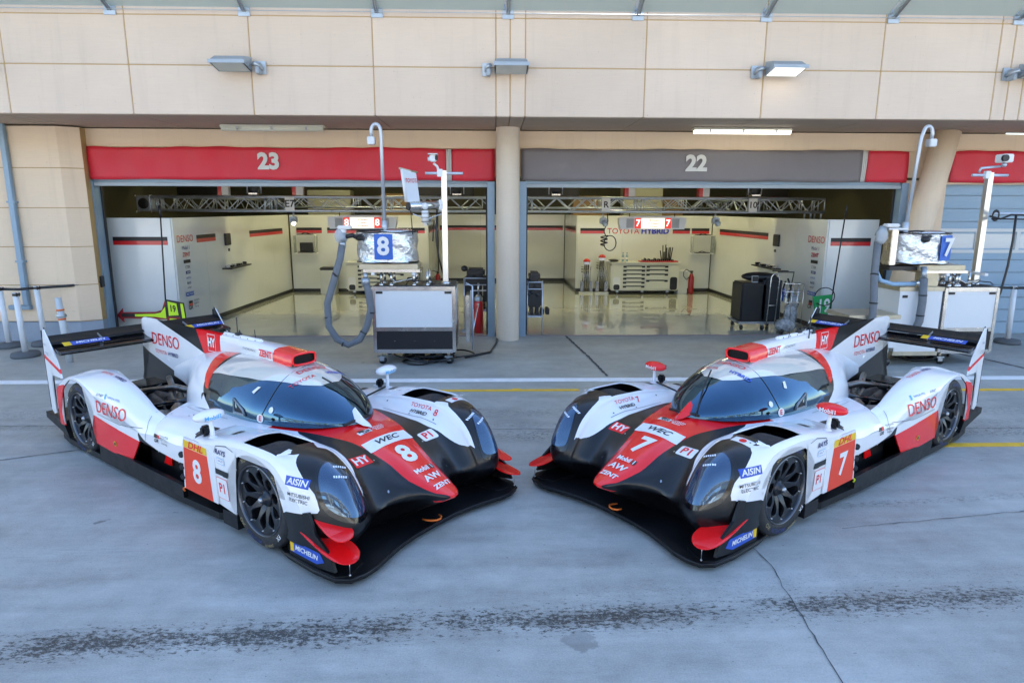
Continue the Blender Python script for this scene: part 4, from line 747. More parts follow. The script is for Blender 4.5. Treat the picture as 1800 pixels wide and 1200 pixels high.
        # low drawer unit and side cabinet to the left
        mb=MB(); mb.box((-W-.70,-.0,.22),(-W-.04,.7,1.14),WH); mb.box((-W-.72,-.01,1.14),(-W-.02,.72,1.20),BRL,.004); mb.box((-W-.72,-.02,.16),(-W-.02,.72,.22),BRL); mb.box((-W-.66,-.008,1.04),(-W-.58,-.001,1.08),BK); mb.build('side_cabinet',t)
        mb=MB(); mb.box((-W-1.5,-.1,.30),(-W-.72,.5,.74),WH); mb.box((-W-1.52,-.12,.74),(-W-.72,.52,.80),BRL,.004); mb.box((-W-1.44,-.108,.64),(-W-1.36,-.101,.68),BK); mb.build('low_cabinet',t)
        mb=MB()
        for x in (-W-1.4,-W-.8):
            mb.lathe([(0,-.018),(.058,-.018),(.058,.018),(0,.018)],BK,18,Matrix.Translation((x,0,.058)),axis='y'); mb.tube([(x,0,.1),(x,0,.3)],.02,STL,8)
        mb.build('low_caster',t)
    return t
fuel_cart((-1.185,9.74),0,8,'stainless refuelling cart with foil-wrapped tank marked 8 before the left garage',1.24)
fuel_cart((7.20,9.60),.03,7,'stainless refuelling cart with foil-wrapped tank marked 7 before the right garage',.86)
# cables lying under and behind the carts
def cable_heap(loc,seed,lab,n=8,sc=1):
    rr=random.Random(seed); mb=MB()
    for k in range(n):
        cx,cy,r_=rr.uniform(-.35,.35)*sc,rr.uniform(-.1,.4),rr.uniform(.14,.30); ph=rr.uniform(0,6); mb.tube([(cx+r_*1.3*math.cos(a+ph),cy+r_*math.sin(a+ph),.02+.022*k*.5+.01*math.sin(3*a)) for a in np.arange(0,6.0,.25)],rr.uniform(.012,.02),BK,6)
    mb.tube([(.5*sc,.2,.02),(.9*sc,.6,.02),(1.0*sc,1.3,.02),(1.05*sc,2.3,.02)],.018,BK,6)
    o_=mb.build('cable_heap'); o_.location=loc; tag(o_,lab,'cables')
cable_heap((-.95,9.95,0),4,'heap of black cables coiled under the left refuelling cart',9); cable_heap((6.95,9.95,0),9,'heap of thin black cables lying under the right refuelling cart',11,.8)
t=thing('side_cart','tall narrow white side cart with a tubular rail right of the left refuelling cart','cart',(-.42,10.1,.01)); mb=MB(); mb.box((-.01,.05,.25),(.05,.5,1.0),SS,.01); mb.build('body',t); mb=MB(); mb.tube([(.10,-.02,.15),(.10,-.02,1.15),(.0,-.02,1.2)],.012,TR,8); mb.tube([(.1,-.02,.45),(.18,.5,.8)],.012,TR,8); mb.build('rail',t)
# ================================================================ RACE CARS
def paint_mat():
    m=bpy.data.materials.new('car_paint'); m.use_nodes=True; n=m.node_tree; b=n.nodes['Principled BSDF']; L=n.links
    def at(nm):
        a=n.nodes.new('ShaderNodeAttribute'); a.attribute_name=nm; g=n.nodes.new('ShaderNodeMath'); g.operation='GREATER_THAN'; g.inputs[1].default_value=0; L.new(a.outputs['Fac'],g.inputs[0]); return g.outputs[0]
    w_,r_=at('white_sd'),at('red_sd')
    a=n.nodes.new('ShaderNodeMix'); a.data_type='RGBA'; a.inputs[6].default_value=(.004,.004,.005,1); a.inputs[7].default_value=(.80,.80,.81,1); L.new(w_,a.inputs[0])
    c=n.nodes.new('ShaderNodeMix'); c.data_type='RGBA'; c.inputs[7].default_value=(.86,.006,.008,1); L.new(a.outputs[2],c.inputs[6]); L.new(r_,c.inputs[0])
    L.new(c.outputs[2],b.inputs['Base Color'])
    mx=n.nodes.new('ShaderNodeMath'); mx.operation='MAXIMUM'; L.new(w_,mx.inputs[0]); L.new(r_,mx.inputs[1])
    mr=n.nodes.new('ShaderNodeMapRange'); mr.inputs[3].default_value=.30; mr.inputs[4].default_value=.22; L.new(mx.outputs[0],mr.inputs[0]); L.new(mr.outputs[0],b.inputs['Roughness'])
    ct=n.nodes.new('ShaderNodeMapRange'); ct.inputs[3].default_value=.15; ct.inputs[4].default_value=.45; L.new(mx.outputs[0],ct.inputs[0]); L.new(ct.outputs[0],b.inputs['Coat Weight']); b.inputs['Coat Roughness'].default_value=.04
    no=n.nodes.new('ShaderNodeTexNoise'); no.inputs['Scale'].default_value=5; tc=n.nodes.new('ShaderNodeTexCoord'); L.new(tc.outputs['Object'],no.inputs['Vector'])
    bp=n.nodes.new('ShaderNodeBump'); bp.inputs['Strength'].default_value=.05; bp.inputs['Distance'].default_value=.02; L.new(no.outputs['Fac'],bp.inputs['Height']); L.new(bp.outputs[0],b.inputs['Normal'])
    return m
PAINT=paint_mat()
WHT=mat('white_gloss_paint',(.80,.80,.81),.22,coat=.8); REDP=mat('red_gloss_paint',(.86,.006,.008),.25,coat=.35); CARB=mat('matt_black_carbon',(.006,.006,.007),.42,coat=.0,spec=.35,var=.25,vs=7); CARBG=mat('gloss_black_carbon',(.005,.005,.006),.14,coat=.3)
VW=mat('white_vinyl',(.78,.78,.79),.35); VR=mat('red_vinyl',(.78,.006,.012),.35); VB=mat('black_vinyl',(.012,.012,.014),.35); VBL=mat('blue_vinyl',(.02,.08,.45),.35); VY=mat('yellow_vinyl',(.80,.50,.01),.4); VDB=mat('navy_vinyl',(.02,.03,.16),.4); VCY=mat('pale_blue_vinyl',(.10,.42,.75),.4); VLG=mat('lime_vinyl',(.6,.75,.02),.4); VPR=mat('panel_red_vinyl',(.80,.05,.012),.35)
RUB=mat('tyre_rubber',(.018,.018,.020),.62,var=.25,vs=30,bump=.1,bs=60); RIM=mat('dark_forged_rim',(.045,.048,.055),.32,metal=.75); HUBM=mat('bare_hub_metal',(.45,.46,.48),.28,metal=.95)
GLASS=mat('sky_tinted_windscreen',(.006,.008,.011),.02,spec=.9,ior=1.9); GLASS.node_tree.nodes['Principled BSDF'].inputs['Specular Tint'].default_value=(.32,.64,1,1); LENS=mat('headlamp_lens',(.02,.035,.075),.03,spec=.9,ior=1.8); LENS.node_tree.nodes['Principled BSDF'].inputs['Specular Tint'].default_value=(.55,.78,1,1)  # reflected sky blue is put into both specular tints and the lens colour
ORG=mat('orange_cord',(.85,.18,.02),.6); ENG=mat('engine_metal',(.20,.18,.16),.3,metal=.9,var=.4,vs=12)
def interp(x,T):
    T=sorted(T)
    if x<=T[0][0]: return T[0][1]
    for (a,u),(b,v) in zip(T[:-1],T[1:]):
        if x<=b: return u+(v-u)*(x-a)/(b-a)
    return T[-1][1]
def sdpoly(x,y,P):
    d=1e9; ins=False; n=len(P)
    for i in range(n):
        ax,ay=P[i]; bx,by=P[(i+1)%n]; ex,ey=bx-ax,by-ay; wx,wy=x-ax,y-ay
        t=max(0,min(1,(wx*ex+wy*ey)/(ex*ex+ey*ey+1e-12))); d=min(d,math.hypot(wx-ex*t,wy-ey*t))
        if (ay>y)!=(by>y) and x<(bx-ax)*(y-ay)/(by-ay)+ax: ins=not ins
    return d if ins else -d
def catmull(P,k,axis):
    P=np.moveaxis(np.asarray(P,float),axis,0); n=len(P); out=[]
    for i in range(n-1):
        p0=P[i-1] if i>0 else 2*P[0]-P[1]; p1,p2=P[i],P[i+1]; p3=P[i+2] if i+2<n else 2*P[-1]-P[-2]
        # chord-aware tangents keep uneven stations from overshooting
        for s in range(k):
            t=s/k; out.append(.5*((2*p1)+(-p0+p2)*t+(2*p0-5*p1+4*p2-p3)*t*t+(-p0+3*p1-3*p2+p3)*t**3))
    out.append(P[-1]); return np.moveaxis(np.array(out),0,axis)
class Shell:
    """painted surface patches collected as one mesh, with signed-distance paint masks"""
    def __init__(s): s.v=[];s.f=[];s.w=[];s.r=[]
    def quad(s,G,fn,holes=(),k=4,mirror=True):
        F=catmull(catmull(G,k,0),k,1); n,m=F.shape[:2]
        for sg in ((1,-1) if mirror else (1,)):
            b=len(s.v)
            for i in range(n):
                for j in range(m):
                    x,y,z=F[i,j]; s.v.append((x,y*sg,z)); w,r=fn(x,y,z); s.w.append(w); s.r.append(r)
            for i in range(n-1):
                for j in range(m-1):
                    if any(a*k<=i<bb*k and c*k<=j<d*k for a,bb,c,d in holes): continue
                    q=(b+i*m+j,b+(i+1)*m+j,b+(i+1)*m+j+1,b+i*m+j+1); s.f.append(q if sg<0 else q[::-1])
        return F
    def plate(s,poly,yf,fn,step=.03,mirror=True):
        bm=bmesh.new(); vs=[bm.verts.new((x,0,z)) for x,z in poly]; bm.faces.new(vs); bmesh.ops.triangulate(bm,faces=bm.faces[:])
        xs=[p[0] for p in poly]; zs_=[p[1] for p in poly]
        a=min(xs)+step
        while a<max(xs): bmesh.ops.bisect_plane(bm,geom=bm.verts[:]+bm.edges[:]+bm.faces[:],plane_co=(a,0,0),plane_no=(1,0,0)); a+=step
        a=min(zs_)+step
        while a<max(zs_): bmesh.ops.bisect_plane(bm,geom=bm.verts[:]+bm.edges[:]+bm.faces[:],plane_co=(0,0,a),plane_no=(0,0,1)); a+=step
        bm.verts.index_update(); bm.normal_update()
        fs=[[v.index for v in f.verts] for f in bm.faces]; nn=[f.normal.y for f in bm.faces]
        for sg in ((1,-1) if mirror else (1,)):
            b=len(s.v)
            for v in bm.verts:
                x,z=v.co.x,v.co.z; y=yf(x,z); s.v.append((x,sg*y,z)); w,r=fn(x,y,z); s.w.append(w); s.r.append(r)
            for f,ny in zip(fs,nn):
                if (ny>0)==(sg>0): s.f.append([b+i for i in f])
                else: s.f.append([b+i for i in f][::-1])
        bm.free()
    def build(s,name,parent,thick=.012,mats=None):
        me=bpy.data.meshes.new(name); me.from_pydata(s.v,[],[tuple(f) for f in s.f]); me.materials.append(mats or PAINT); me.materials.append(CARB)
        for nm,d in (('white_sd',s.w),('red_sd',s.r)):
            a=me.attributes.new(nm,'FLOAT','POINT'); a.data.foreach_set('value',d)
        me.polygons.foreach_set('use_smooth',[True]*len(me.polygons))
        o=bpy.data.objects.new(name,me); col.objects.link(o); o.parent=parent
        if thick:
            q=o.modifiers.new('skin_thickness','SOLIDIFY'); q.thickness=thick; q.offset=-1; q.material_offset=1; q.material_offset_rim=0; e_=o.modifiers.new('edge','EDGE_SPLIT'); e_.split_angle=R(42)
        return o
def bvh_of(*shells):
    v=[];f=[]
    for s in shells:
        b=len(v); v+=s.v; f+=[[b+i for i in q] for q in s.f]
    return BVHTree.FromPolygons([Vector(p) for p in v],f)
# ---- control rows of the front body, left half, from the centre line outwards -------------------
YC=[0,.10,.20,.31,.42,.52,.57,.596,.75,.905,.945]
def row(xs,zs,ys=YC): return [(x,y,z) for x,y,z in zip(xs if hasattr(xs,'__len__') else [xs]*11,ys,zs)]
FRONT=[
 row([.53,.53,.51,.49,.49,.50,.52,.54,.56,.48,.42],[.075]*11,[0,.10,.20,.31,.42,.52,.57,.62,.74,.83,.90]),
 row([.84,.82,.66,.57,.56,.60,.64,.68,.74,.62,.50],[.245,.24,.21,.20,.20,.20,.20,.20,.20,.19,.18],[0,.08,.17,.30,.42,.50,.545,.58,.73,.83,.905]),
 row([.985,.95,.79,.67,.65,.68,.715,.745,.795,.67,.55],[.325,.325,.315,.30,.28,.28,.29,.31,.32,.30,.27],[0,.07,.15,.29,.42,.50,.545,.578,.735,.84,.915]),
 row([.90,.88,.76,.61,.58,.62,.66,.685,.745,.63,.50],[.375,.37,.365,.38,.375,.38,.41,.445,.475,.43,.39],[0,.08,.165,.30,.42,.50,.545,.575,.735,.855,.927]),
 row([.68,.67,.62,.53,.50,.52,.555,.575,.635,.535,.44],[.455,.45,.43,.46,.475,.50,.555,.598,.632,.575,.50],[0,.10,.185,.30,.42,.50,.545,.575,.735,.87,.935]),
 row([.47,.465,.46,.42,.40,.40,.405,.41,.445,.40,.345],[.548,.543,.52,.545,.560,.60,.66,.705,.722,.675,.59],[0,.10,.20,.31,.42,.505,.555,.585,.74,.888,.94]),
 row(.225,[.632,.628,.612,.605,.615,.652,.705,.738,.758,.728,.68]),
 row(.10,[.658,.654,.64,.625,.625,.658,.712,.740,.762,.738,.70]),
 row(-.04,[.672,.668,.655,.638,.630,.660,.712,.736,.758,.738,.705]),
 row(-.195,[.68,.675,.665,.648,.638,.655,.70,.728,.75,.733,.700]),
 row(-.42,[.68,.675,.667,.655,.645,.650,.675,.695,.715,.705,.665]),
 row(-.66,[.68,.675,.668,.66,.652,.650,.654,.660,.668,.655,.625]),
 row(-.80,[.68,.675,.668,.66,.652,.648,.648,.650,.650,.640,.61]),
]
YR=[(-.85,.60),(-.67,.52),(-.25,.36),(0,.295),(.3,.215),(.5,.175),(.68,.155),(.80,.125),(.88,.10),(.94,.065),(.985,.03),(1.05,-.05)]
W1=[(-1.2,.47),(-.75,.53),(-.67,.515),(-.28,.37),(-.27,.40),(-.1,.415),(.15,.41),(.3,.42),(.45,.46),(.58,.52),(.69,.574),(.62,.584),(.5,.592),(.40,.603),(.34,.625),(.31,.655),(.24,.62),(.10,.61),(.10,.86),(.25,.80),(.27,.87),(.40,.91),(.5,1.1),(-1.2,1.1)]
SIDEW=[(.34,.385),(.61,.425),(.57,.53),(.50,.60),(.43,.665),(.28,.77),(.2,.9),(-1.2,.9),(-1.2,.05),(-.2,.05),(.2,.3)]
def paint_front(x,y,z):
    r=min(interp(x,YR)-y,(z-.285)*1.2,x+.80)
    w=sdpoly(x,y,W1)
    if y>.64: w=max(w,min(sdpoly(x,z,SIDEW),max(x-.285,y-.862)))
    if z<.34: w=-.1
    return w,r
# ---- sidepod and rear fender: columns inner -> outer ---------------------------------------------
REAR=[ # x, [(y,z) x8]
 (-.55,[(.44,.655),(.52,.655),(.62,.652),(.70,.64),(.77,.615),(.815,.575),(.835,.52)]),
 (-.90,[(.44,.66),(.52,.655),(.62,.650),(.70,.635),(.77,.605),(.82,.555),(.845,.49)]),
 (-1.25,[(.42,.66),(.50,.652),(.60,.645),(.69,.628),(.77,.595),(.83,.54),(.86,.46)]),
]
DECK_EDGE=[(-1.90,.40,.60),(-1.85,.46,.606),(-1.78,.55,.610),(-1.70,.65,.612),(-1.63,.75,.600),(-1.60,.84,.545),(-1.60,.877,.47)]
FEND=[
 (-1.60,[(.745,.30),(.745,.46),(.752,.600),(.78,.597),(.81,.575),(.84,.545),(.877,.47)]),
 (-1.80,[(.72,.30),(.72,.48),(.735,.628),(.79,.638),(.83,.608),(.87,.555),(.900,.46)]),
 (-1.95,[(.70,.28),(.70,.50),(.715,.665),(.78,.688),(.84,.658),(.89,.588),(.915,.47)]),
 (-2.12,[(.69,.28),(.69,.52),(.70,.712),(.77,.744),(.85,.712),(.905,.622),(.93,.48)]),
 (-2.32,[(.68,.28),(.68,.54),(.69,.757),(.76,.790),(.85,.765),(.92,.66),(.94,.50)]),
 (-2.56,[(.63,.28),(.64,.55),(.655,.782),(.75,.815),(.85,.79),(.925,.715),(.945,.66)]),
 (-2.80,[(.56,.28),(.57,.55),(.60,.775),(.73,.812),(.84,.79),(.925,.755),(.945,.735)]),
 (-3.05,[(.52,.28),(.53,.54),(.57,.72),(.69,.785),(.84,.768),(.925,.76),(.945,.755)]),
 (-3.25,[(.51,.28),(.52,.53),(.57,.675),(.69,.735),(.84,.72),(.925,.70),(.945,.685)]),
 (-3.42,[(.51,.28),(.52,.51),(.57,.63),(.69,.675),(.84,.66),(.925,.62),(.945,.58)]),
]
REARG=[[(x,y,z) for y,z in r] for x,r in REAR]+[[(-1.45+(e[0]+1.60)*.5,e[1],e[2]+.008) for e in DECK_EDGE],DECK_EDGE]
FENDG=[[(x,y,z) for y,z in r] for x,r in FEND]
SEAM=[(x,r[-1]) for x,r in REAR+FEND]
REDSIDE=[(-2.60,.475),(-2.2,.43),(-1.80,.375),(-1.80,.10),(-2.75,.10)]
REDTAIL=[(-3.20,.66),(-3.46,.60),(-3.46,.1),(-3.30,.1),(-3.36,.35),(-3.30,.50)]
BLACKSIDE=[(-1.84,.475),(-1.74,.40),(-1.50,.325),(-1.45,.30),(-1.77,.30),(-1.81,.372)]
def paint_rear(x,y,z):
    w=.2
    if x<-1.60 and z<.70: w=min(w,max(y-interp(x,[(-3.4,.56),(-2.8,.60),(-2.5,.67),(-1.95,.715),(-1.6,.75)])+.01,(z-.585) if x>-1.93 and y<.76 and z>.58 else -9)) if y<.76 else w
    r=max(sdpoly(x,z,REDSIDE),sdpoly(x,z,REDTAIL)) if y>.7 else -.1
    if y>.8: w=min(w,-sdpoly(x,z,BLACKSIDE))
    w=min(w,(x+3.6))
    return w,r
# ---- cockpit canopy + engine cover ellipse loft ---------------------------------------------------
ZTOP=[(-2.95,.70),(-2.6,.84),(-2.3,.93),(-2.0,.99),(-1.7,1.03),(-1.4,1.055),(-1.1,1.065),(-.8,1.055),(-.6,1.02),(-.45,.975),(-.3,.91),(-.18,.84),(-.08,.765),(-.02,.705),(.0,.675)]
WB_=[(-2.95,.02),(-2.6,.07),(-2.35,.17),(-2.15,.30),(-1.95,.40),(-1.75,.455),(-1.5,.485),(-1.24,.50),(-.82,.495),(-.5,.43),(-.3,.355),(-.17,.275),(-.08,.18),(-.03,.09),(.0,.01)]
ZB=[(-2.95,.60),(-2.3,.55),(-1.9,.56),(-1.6,.62),(-1.2,.655),(-.6,.655),(0,.67)]
def canopy_pt(x,t):
    zt,wb,zb=interp(x,ZTOP),interp(x,WB_),interp(x,ZB); s,c=math.sin(t),math.cos(t)
    if x<-1.9:
        k=min(1,(-1.9-x)/.7); p=1+.9*k
        return (x,wb*abs(s)**(1.0+.8*k),zb+(zt-zb)*abs(c)**(1/(1+.4*k)))
    return (x,wb*s,zb+(zt-zb)*c)
XS_C=[.0,-.012,-.03,-.06,-.10,-.15,-.21,-.28,-.36,-.45,-.55,-.66,-.78,-.91,-1.05,-1.2,-1.35,-1.5,-1.65,-1.8,-1.95,-2.1,-2.25,-2.4,-2.55,-2.7,-2.85,-2.95]
def rear_edge(z):   # back edge of the side glass
    return interp(z,[(.55,-1.24),(.66,-1.28),(.75,-1.42),(.82,-1.48),(.92,-1.54),(1.0,-1.58),(1.1,-1.58)])
def canopy_paint(x,y,z):
    re=rear_edge(z); red=min(re-x, x-(re-interp(z,[(.66,0),(.78,.03),(.86,.12),(.93,.17),(1.0,.27),(1.06,.36)])))
    w=-(x-re+.10)
    return w,red
def side_window_bottom(x): return interp(x,[(-1.3,.70),(-1.2,.685),(-.82,.675),(-.5,.675),(0,.68)])
def make_spokes(mb,y0,sgn,R0=.055,R1=.246,n=10,dish=.05):
    """disc with ten tear-drop windows, as spokes that widen to hub and rim"""
    for k in range(n):
        a0=2*PI*k/n; pts=[]; N=16
        for i in range(N+1):
            r=R0+(R1-R0)*i/N; t=(r-.092)/(.212-.092)
            hw=.73*(PI/n)*(max(0,math.sin(PI*max(0,min(1,t))**1.25))**.62) if 0<t<1 else 0
            pts.append((r,PI/n-hw))
        vs=[];fs=[]
        for r,hw in pts:
            d=.012+dish*max(0,1-(r-R0)/.13)**1.6
            for a,dy in ((-hw,-.003),(-hw*.8,0),(hw*.8,0),(hw,-.003),(hw,-.022),(-hw,-.022)):
                vs.append((r*math.cos(a0+a),sgn*(y0-d+dy),r*math.sin(a0+a)))
        for i in range(N):
            b=i*6
            for q in range(6): fs.append((b+q,b+(q+1)%6,b+6+(q+1)%6,b+6+q))
        mb.add(vs,fs,RIM)
def make_wheel(parent,x,sgn,width,yo):
    """yo: y of the outer sidewall; sgn: side"""
    RW=.355; e=bpy.data.objects.new('wheel',None); col.objects.link(e); e.parent=parent; e.location=(x,0,RW); e.empty_display_size=.05
    b=MB(); y1=yo
    prof=[(.252,y1-.012),(.258,y1-.004),(.268,y1-.001),(.30,y1+.004),(.330,y1-.004),(.346,y1-.022),(.3535,y1-.05),(.355,y1-.09),(.355,y1-width+.09),(.3535,y1-width+.05),(.346,y1-width+.022),(.33,y1-width+.004),(.30,y1-width-.004),(.245,y1-width)]
    b.lathe([(r,h*sgn) for r,h in prof],RUB,64,axis='y'); t=b.build('tyre',e)
    b=MB(); b.lathe([(r,h*sgn) for r,h in [(.252,y1-.006),(.247,y1-.012),(.240,y1-.022),(.232,y1-.10),(.232,y1-width+.02),(.252,y1-width)]],RIM,48,axis='y')
    make_spokes(b,y1-.008,sgn)
    b.lathe([(r,h*sgn) for r,h in [(.0,y1-.02),(.022,y1-.02),(.030,y1-.026),(.034,y1-.045),(.050,y1-.050),(.060,y1-.062),(.062,y1-.11),(.0,y1-.11)]],RIM,24,axis='y')
    for k in range(10):
        a=2*PI*(k+.5)/10; b.lathe([(0,sgn*(y1-.012)),(.005,sgn*(y1-.012)),(.005,sgn*(y1-.03))],HUBM,8,Matrix.Translation((.228*math.cos(a),0,.228*math.sin(a))),axis='y')
    b.lathe([(r,h*sgn) for r,h in [(.256,y1-.004),(.2525,y1+.003),(.2485,y1-.002),(.247,y1-.012)]],mat('rim_lip',(.16,.17,.19),.3,metal=.9),64,axis='y')
    rm=b.build('rim',e)
    b=MB(); b.lathe([(r,h*sgn) for r,h in [(.0,y1-.004),(.012,y1-.004),(.018,y1-.010),(.022,y1-.024),(.022,y1-.04)]],HUBM,16,axis='y'); 
    b.lathe([(r,h*sgn) for r,h in [(.0,y1-.13),(.165,y1-.13),(.165,y1-.16),(0,y1-.16)]],mat('brake_disc',(.10,.10,.10),.4,metal=.7),32,axis='y'); b.build('hub',e)
    # sidewall lettering bent round the tyre
    b=MB()
    def ring(t,size,ang,m,r=.298):
        vs,fs=text_mesh(t,size,.01); 
        def f(a,c):
            rr=r+c; th=ang-a/r; return Vector((rr*math.cos(th)*(1),sgn*(y1+.0065-abs(rr-.3)*.04),rr*math.sin(th)))
        vv=[]
        for a,c in vs:
            p=f(a,c); 
            if sgn>0: p.x=-p.x
            vv.append(p)
        b.add(vv,fs,m)
    TAN=mat('tyre_tan_mark',(.30,.24,.12),.6); TBL=mat('tyre_blue_mark',(.03,.05,.16),.6)
    ring('MICHELIN',.042,R(78),TBL); ring('XO',.04,R(118),TAN); ring('XO',.04,R(45),TAN); ring('MICHELIN',.042,R(255),TBL); ring('24/64-18',.03,R(290),TAN,.315); ring('TM 3',.036,R(150),VW); ring('FX',.045,R(318),VW); ring('XO',.045,R(225),TAN)
    tag(b.build('sidewall_lettering',e))
    return e
def decal(mb,bvh,vs,fs,m,P,A,B,N,off=.0035,step=.02,depth=.5,warp=None):
    P=Vector(P);A=Vector(A).normalized();N=Vector(N).normalized(); A=(A-N*A.dot(N)).normalized()
    Bv=Vector(B); Bv=(Bv-N*Bv.dot(N)-A*Bv.dot(A)).normalized()
    bm=bmesh.new(); bv=[bm.verts.new((a,b,0)) for a,b in vs]
    for f in fs:
        try: bm.faces.new([bv[i] for i in f])
        except ValueError: pass
    xs=[v[0] for v in vs]; ys=[v[1] for v in vs]
    for ax,lo,hi in ((0,min(xs),max(xs)),(1,min(ys),max(ys))):
        c=lo+step
        while c<hi:
            pc=(c,0,0) if ax==0 else (0,c,0); pn=(1,0,0) if ax==0 else (0,1,0)
            bmesh.ops.bisect_plane(bm,geom=bm.verts[:]+bm.edges[:]+bm.faces[:],plane_co=pc,plane_no=pn); c+=step
    bm.verts.index_update(); out=[];ok=[]
    for v in bm.verts:
        a,b_=v.co.x,v.co.y
        s=P+A*a+Bv*b_+N*depth; h,n,i,d=bvh.ray_cast(s,-N,depth*2)
        if h is None: out.append(P+A*a+Bv*b_); ok.append(False)
        else:
            if n.dot(N)<0: n=-n
            out.append(h+n*off); ok.append(True)
    fs2=[[v.index for v in f.verts] for f in bm.faces if all(ok[v.index] for v in f.verts)]
    # make faces point outwards
    mb.add(out,fs2,m,True); bm.free()
def poly_fs(poly): return list(poly),[tuple(range(len(poly)))]
def make_car(num,loc,rz,label,mirror_red,planes):
    car=thing('race_car',label,'race car',(loc[0],loc[1],0),rz,'race cars parked nose to nose')
    # ----- painted body
    S=Shell(); S.quad(FRONT,paint_front,holes=[(6,9,7,9)],k=4)
    # outer side plate of the front fender with the wheel arch
    top=[(x,z) for x,z in [(r[10][0],r[10][2]) for r in FRONT[3:]]]      # (x,z) front->back
    arch=[]
    for k in range(25):
        a=R(-28+236*k/24); arch.append((.372*math.cos(a),.350+.335*math.sin(a)))
    arch=[p for p in arch]
    Sx=[(.36,.18),(.50,.18),(.55,.27),(.50,.39),(.44,.50)]+[(x,z) for x,z in top if x<.40]+[(-.80,.56)]
    lower=[(-.56,.56),(-.56,.20),(-.285,.165)]
    archpts=[(x,z) for x,z in arch[::-1] if z>.19]
    polyf=Sx+lower+archpts
    def yf(x,z): return .945-.05*max(0,(.45-z))*(1 if x<.2 else max(0,(.4-x)/.2))-interp(x,[(.225,0),(.345,.005),(.44,.010),(.50,.018),(.57,.030)])
    S.plate(polyf,yf,lambda x,y,z:(min(sdpoly(x,z,SIDEW),.2-max(0,0)) if not(-.56<x<-.33 and abs(z-(.475+.08*((x+.38)/.2)**2-.02))<.022) else -.01,-.1))
    R_=Shell(); R_.quad(REARG,paint_rear,k=4); R_.quad(FENDG,paint_rear,k=4)
    topr=[(x,p[1]) for x,p in SEAM]; ar=[]
    for k in range(25):
        a=R(-35+215*k/24); ar.append((-2.96+.392*math.cos(a),.355+.385*math.sin(a)))
    def yr_(x,z):
        yt=interp(x,[(xx,p[0]) for xx,p in SEAM]); zt=interp(x,[(xx,p[1]) for xx,p in SEAM]); d=max(0,zt-z)
        return yt-.10*max(0,d-.1)*(1 if x>-1.7 else max(0,(x+2.0)/.3) if x>-2 else 0)
    ridge=[(x,z) for x,z in topr]
    archr=[p for p in ar if p[1]>.16]
    up_front=[p for p in ridge if p[0]>-2.50]; up_back=[p for p in ridge if p[0]<=-2.50]
    poly=up_front+[(-2.56,.60)]+[ (a,b) for a,b in [] ]
    # outline: shoulder seam to the tail, then round the wheel arch, then the sill forward
    seam_low=[]
    for x,z in ridge:
        seam_low.append((x,z))
    tail=[(-3.44,.57),(-3.44,.22),(-3.33,.22)]
    archb=[p for p in archr][::-1]
    sill=[(-2.60,.20),(-2.0,.165),(-1.965,.17),(-1.81,.385),(-1.55,.345),(-1.25,.315),(-.95,.33),(-.70,.36),(-.55,.40)]
    def clean(P):
        o=[]
        for p in P:
            if not o or math.hypot(p[0]-o[-1][0],p[1]-o[-1][1])>.004: o.append(p)
        return o
    R_.plate(clean(seam_low+tail+archb+sill),yr_,paint_rear)
    # ----- canopy, roof and engine cover
    K=[[canopy_pt(x,PI/2*j/16) for j in range(17)] for x in XS_C]
    EC=Shell(); GL=Shell(); RF=Shell()
    K=np.array(K); F=catmull(K,3,0)
    def roofz(x): return interp(x,[(-1.6,.93),(-1.4,.945),(-.95,.965),(-.6,.985),(-.47,.972),(-.38,.955),(-.30,.96),(-.2,1.0)])
    n_,m_=F.shape[:2]
    for sg in (1,-1):
        b=[len(q.v) for q in (EC,GL,RF)]
        for q in (EC,GL,RF):
            for i in range(n_):
                for j in range(m_):
                    x,y,z=F[i,j]; q.v.append((x,y*sg,z)); w_,r_=canopy_paint(x,y,z)
                    if q is EC: q.w.append(w_); q.r.append(r_)
                    else: q.w.append(.1 if q is RF else -.1); q.r.append(-.1)
        for i in range(n_-1):
            for j in range(m_-1):
                c=(F[i,j]+F[i+1,j]+F[i,j+1]+F[i+1,j+1])/4
                q=EC if (c[0]<rear_edge(c[2])+.03) else GL
                bb=b[(EC,GL,RF).index(q)]; f=(bb+i*m_+j,bb+i*m_+j+1,bb+(i+1)*m_+j+1,bb+(i+1)*m_+j); q.f.append(f if sg>0 else f[::-1])
    body=S.build('body',car); 
    RS=R_.build('rear_body',car)
    EC.build('engine_cover',car,.006)
    # glass: body of the bubble; lightly smaller mask: paint attributes are unused
    gl=GL.build('windscreen',car,.004,mats=GLASS); 
    bv=bvh_of(S,R_); bvp=bv; bve=bvh_of(EC,GL); bva=bvh_of(S,R_,EC,GL)
    # white gloss roof skin above the glass line
    rp=[];NR=24
    for k in range(NR+1):
        x=-.34-1.16*k/NR; rp.append((x,1))
    mb=MB(); pts=[]
    def yat(x,z):   # half width of the bubble at height z
        zt,wb,zb=interp(x,ZTOP),interp(x,WB_),interp(x,ZB); q=(z-zb)/(zt-zb); return wb*math.sqrt(max(0,1-q*q))
    vs=[];fs=[]; M_=16
    for k in range(NR+1):
        x=-.365-1.14*k/NR; yy=yat(x,interp(x,[(-1.6,.90),(-1.4,.93),(-.95,.95),(-.6,.955),(-.36,.93)]))*(1 if k else .98)
        for j in range(M_+1):
            y=yy*(-1+2*j/M_); h,n,i,d=bve.ray_cast(Vector((x-(.02*(y/.3)**2),y,1.6)),Vector((0,0,-1)),2)
            vs.append(h+n*(.003 if n.z>0 else -.003))
    for k in range(NR):
        for j in range(M_): a=k*(M_+1)+j; fs.append((a,a+1,a+M_+2,a+M_+1))
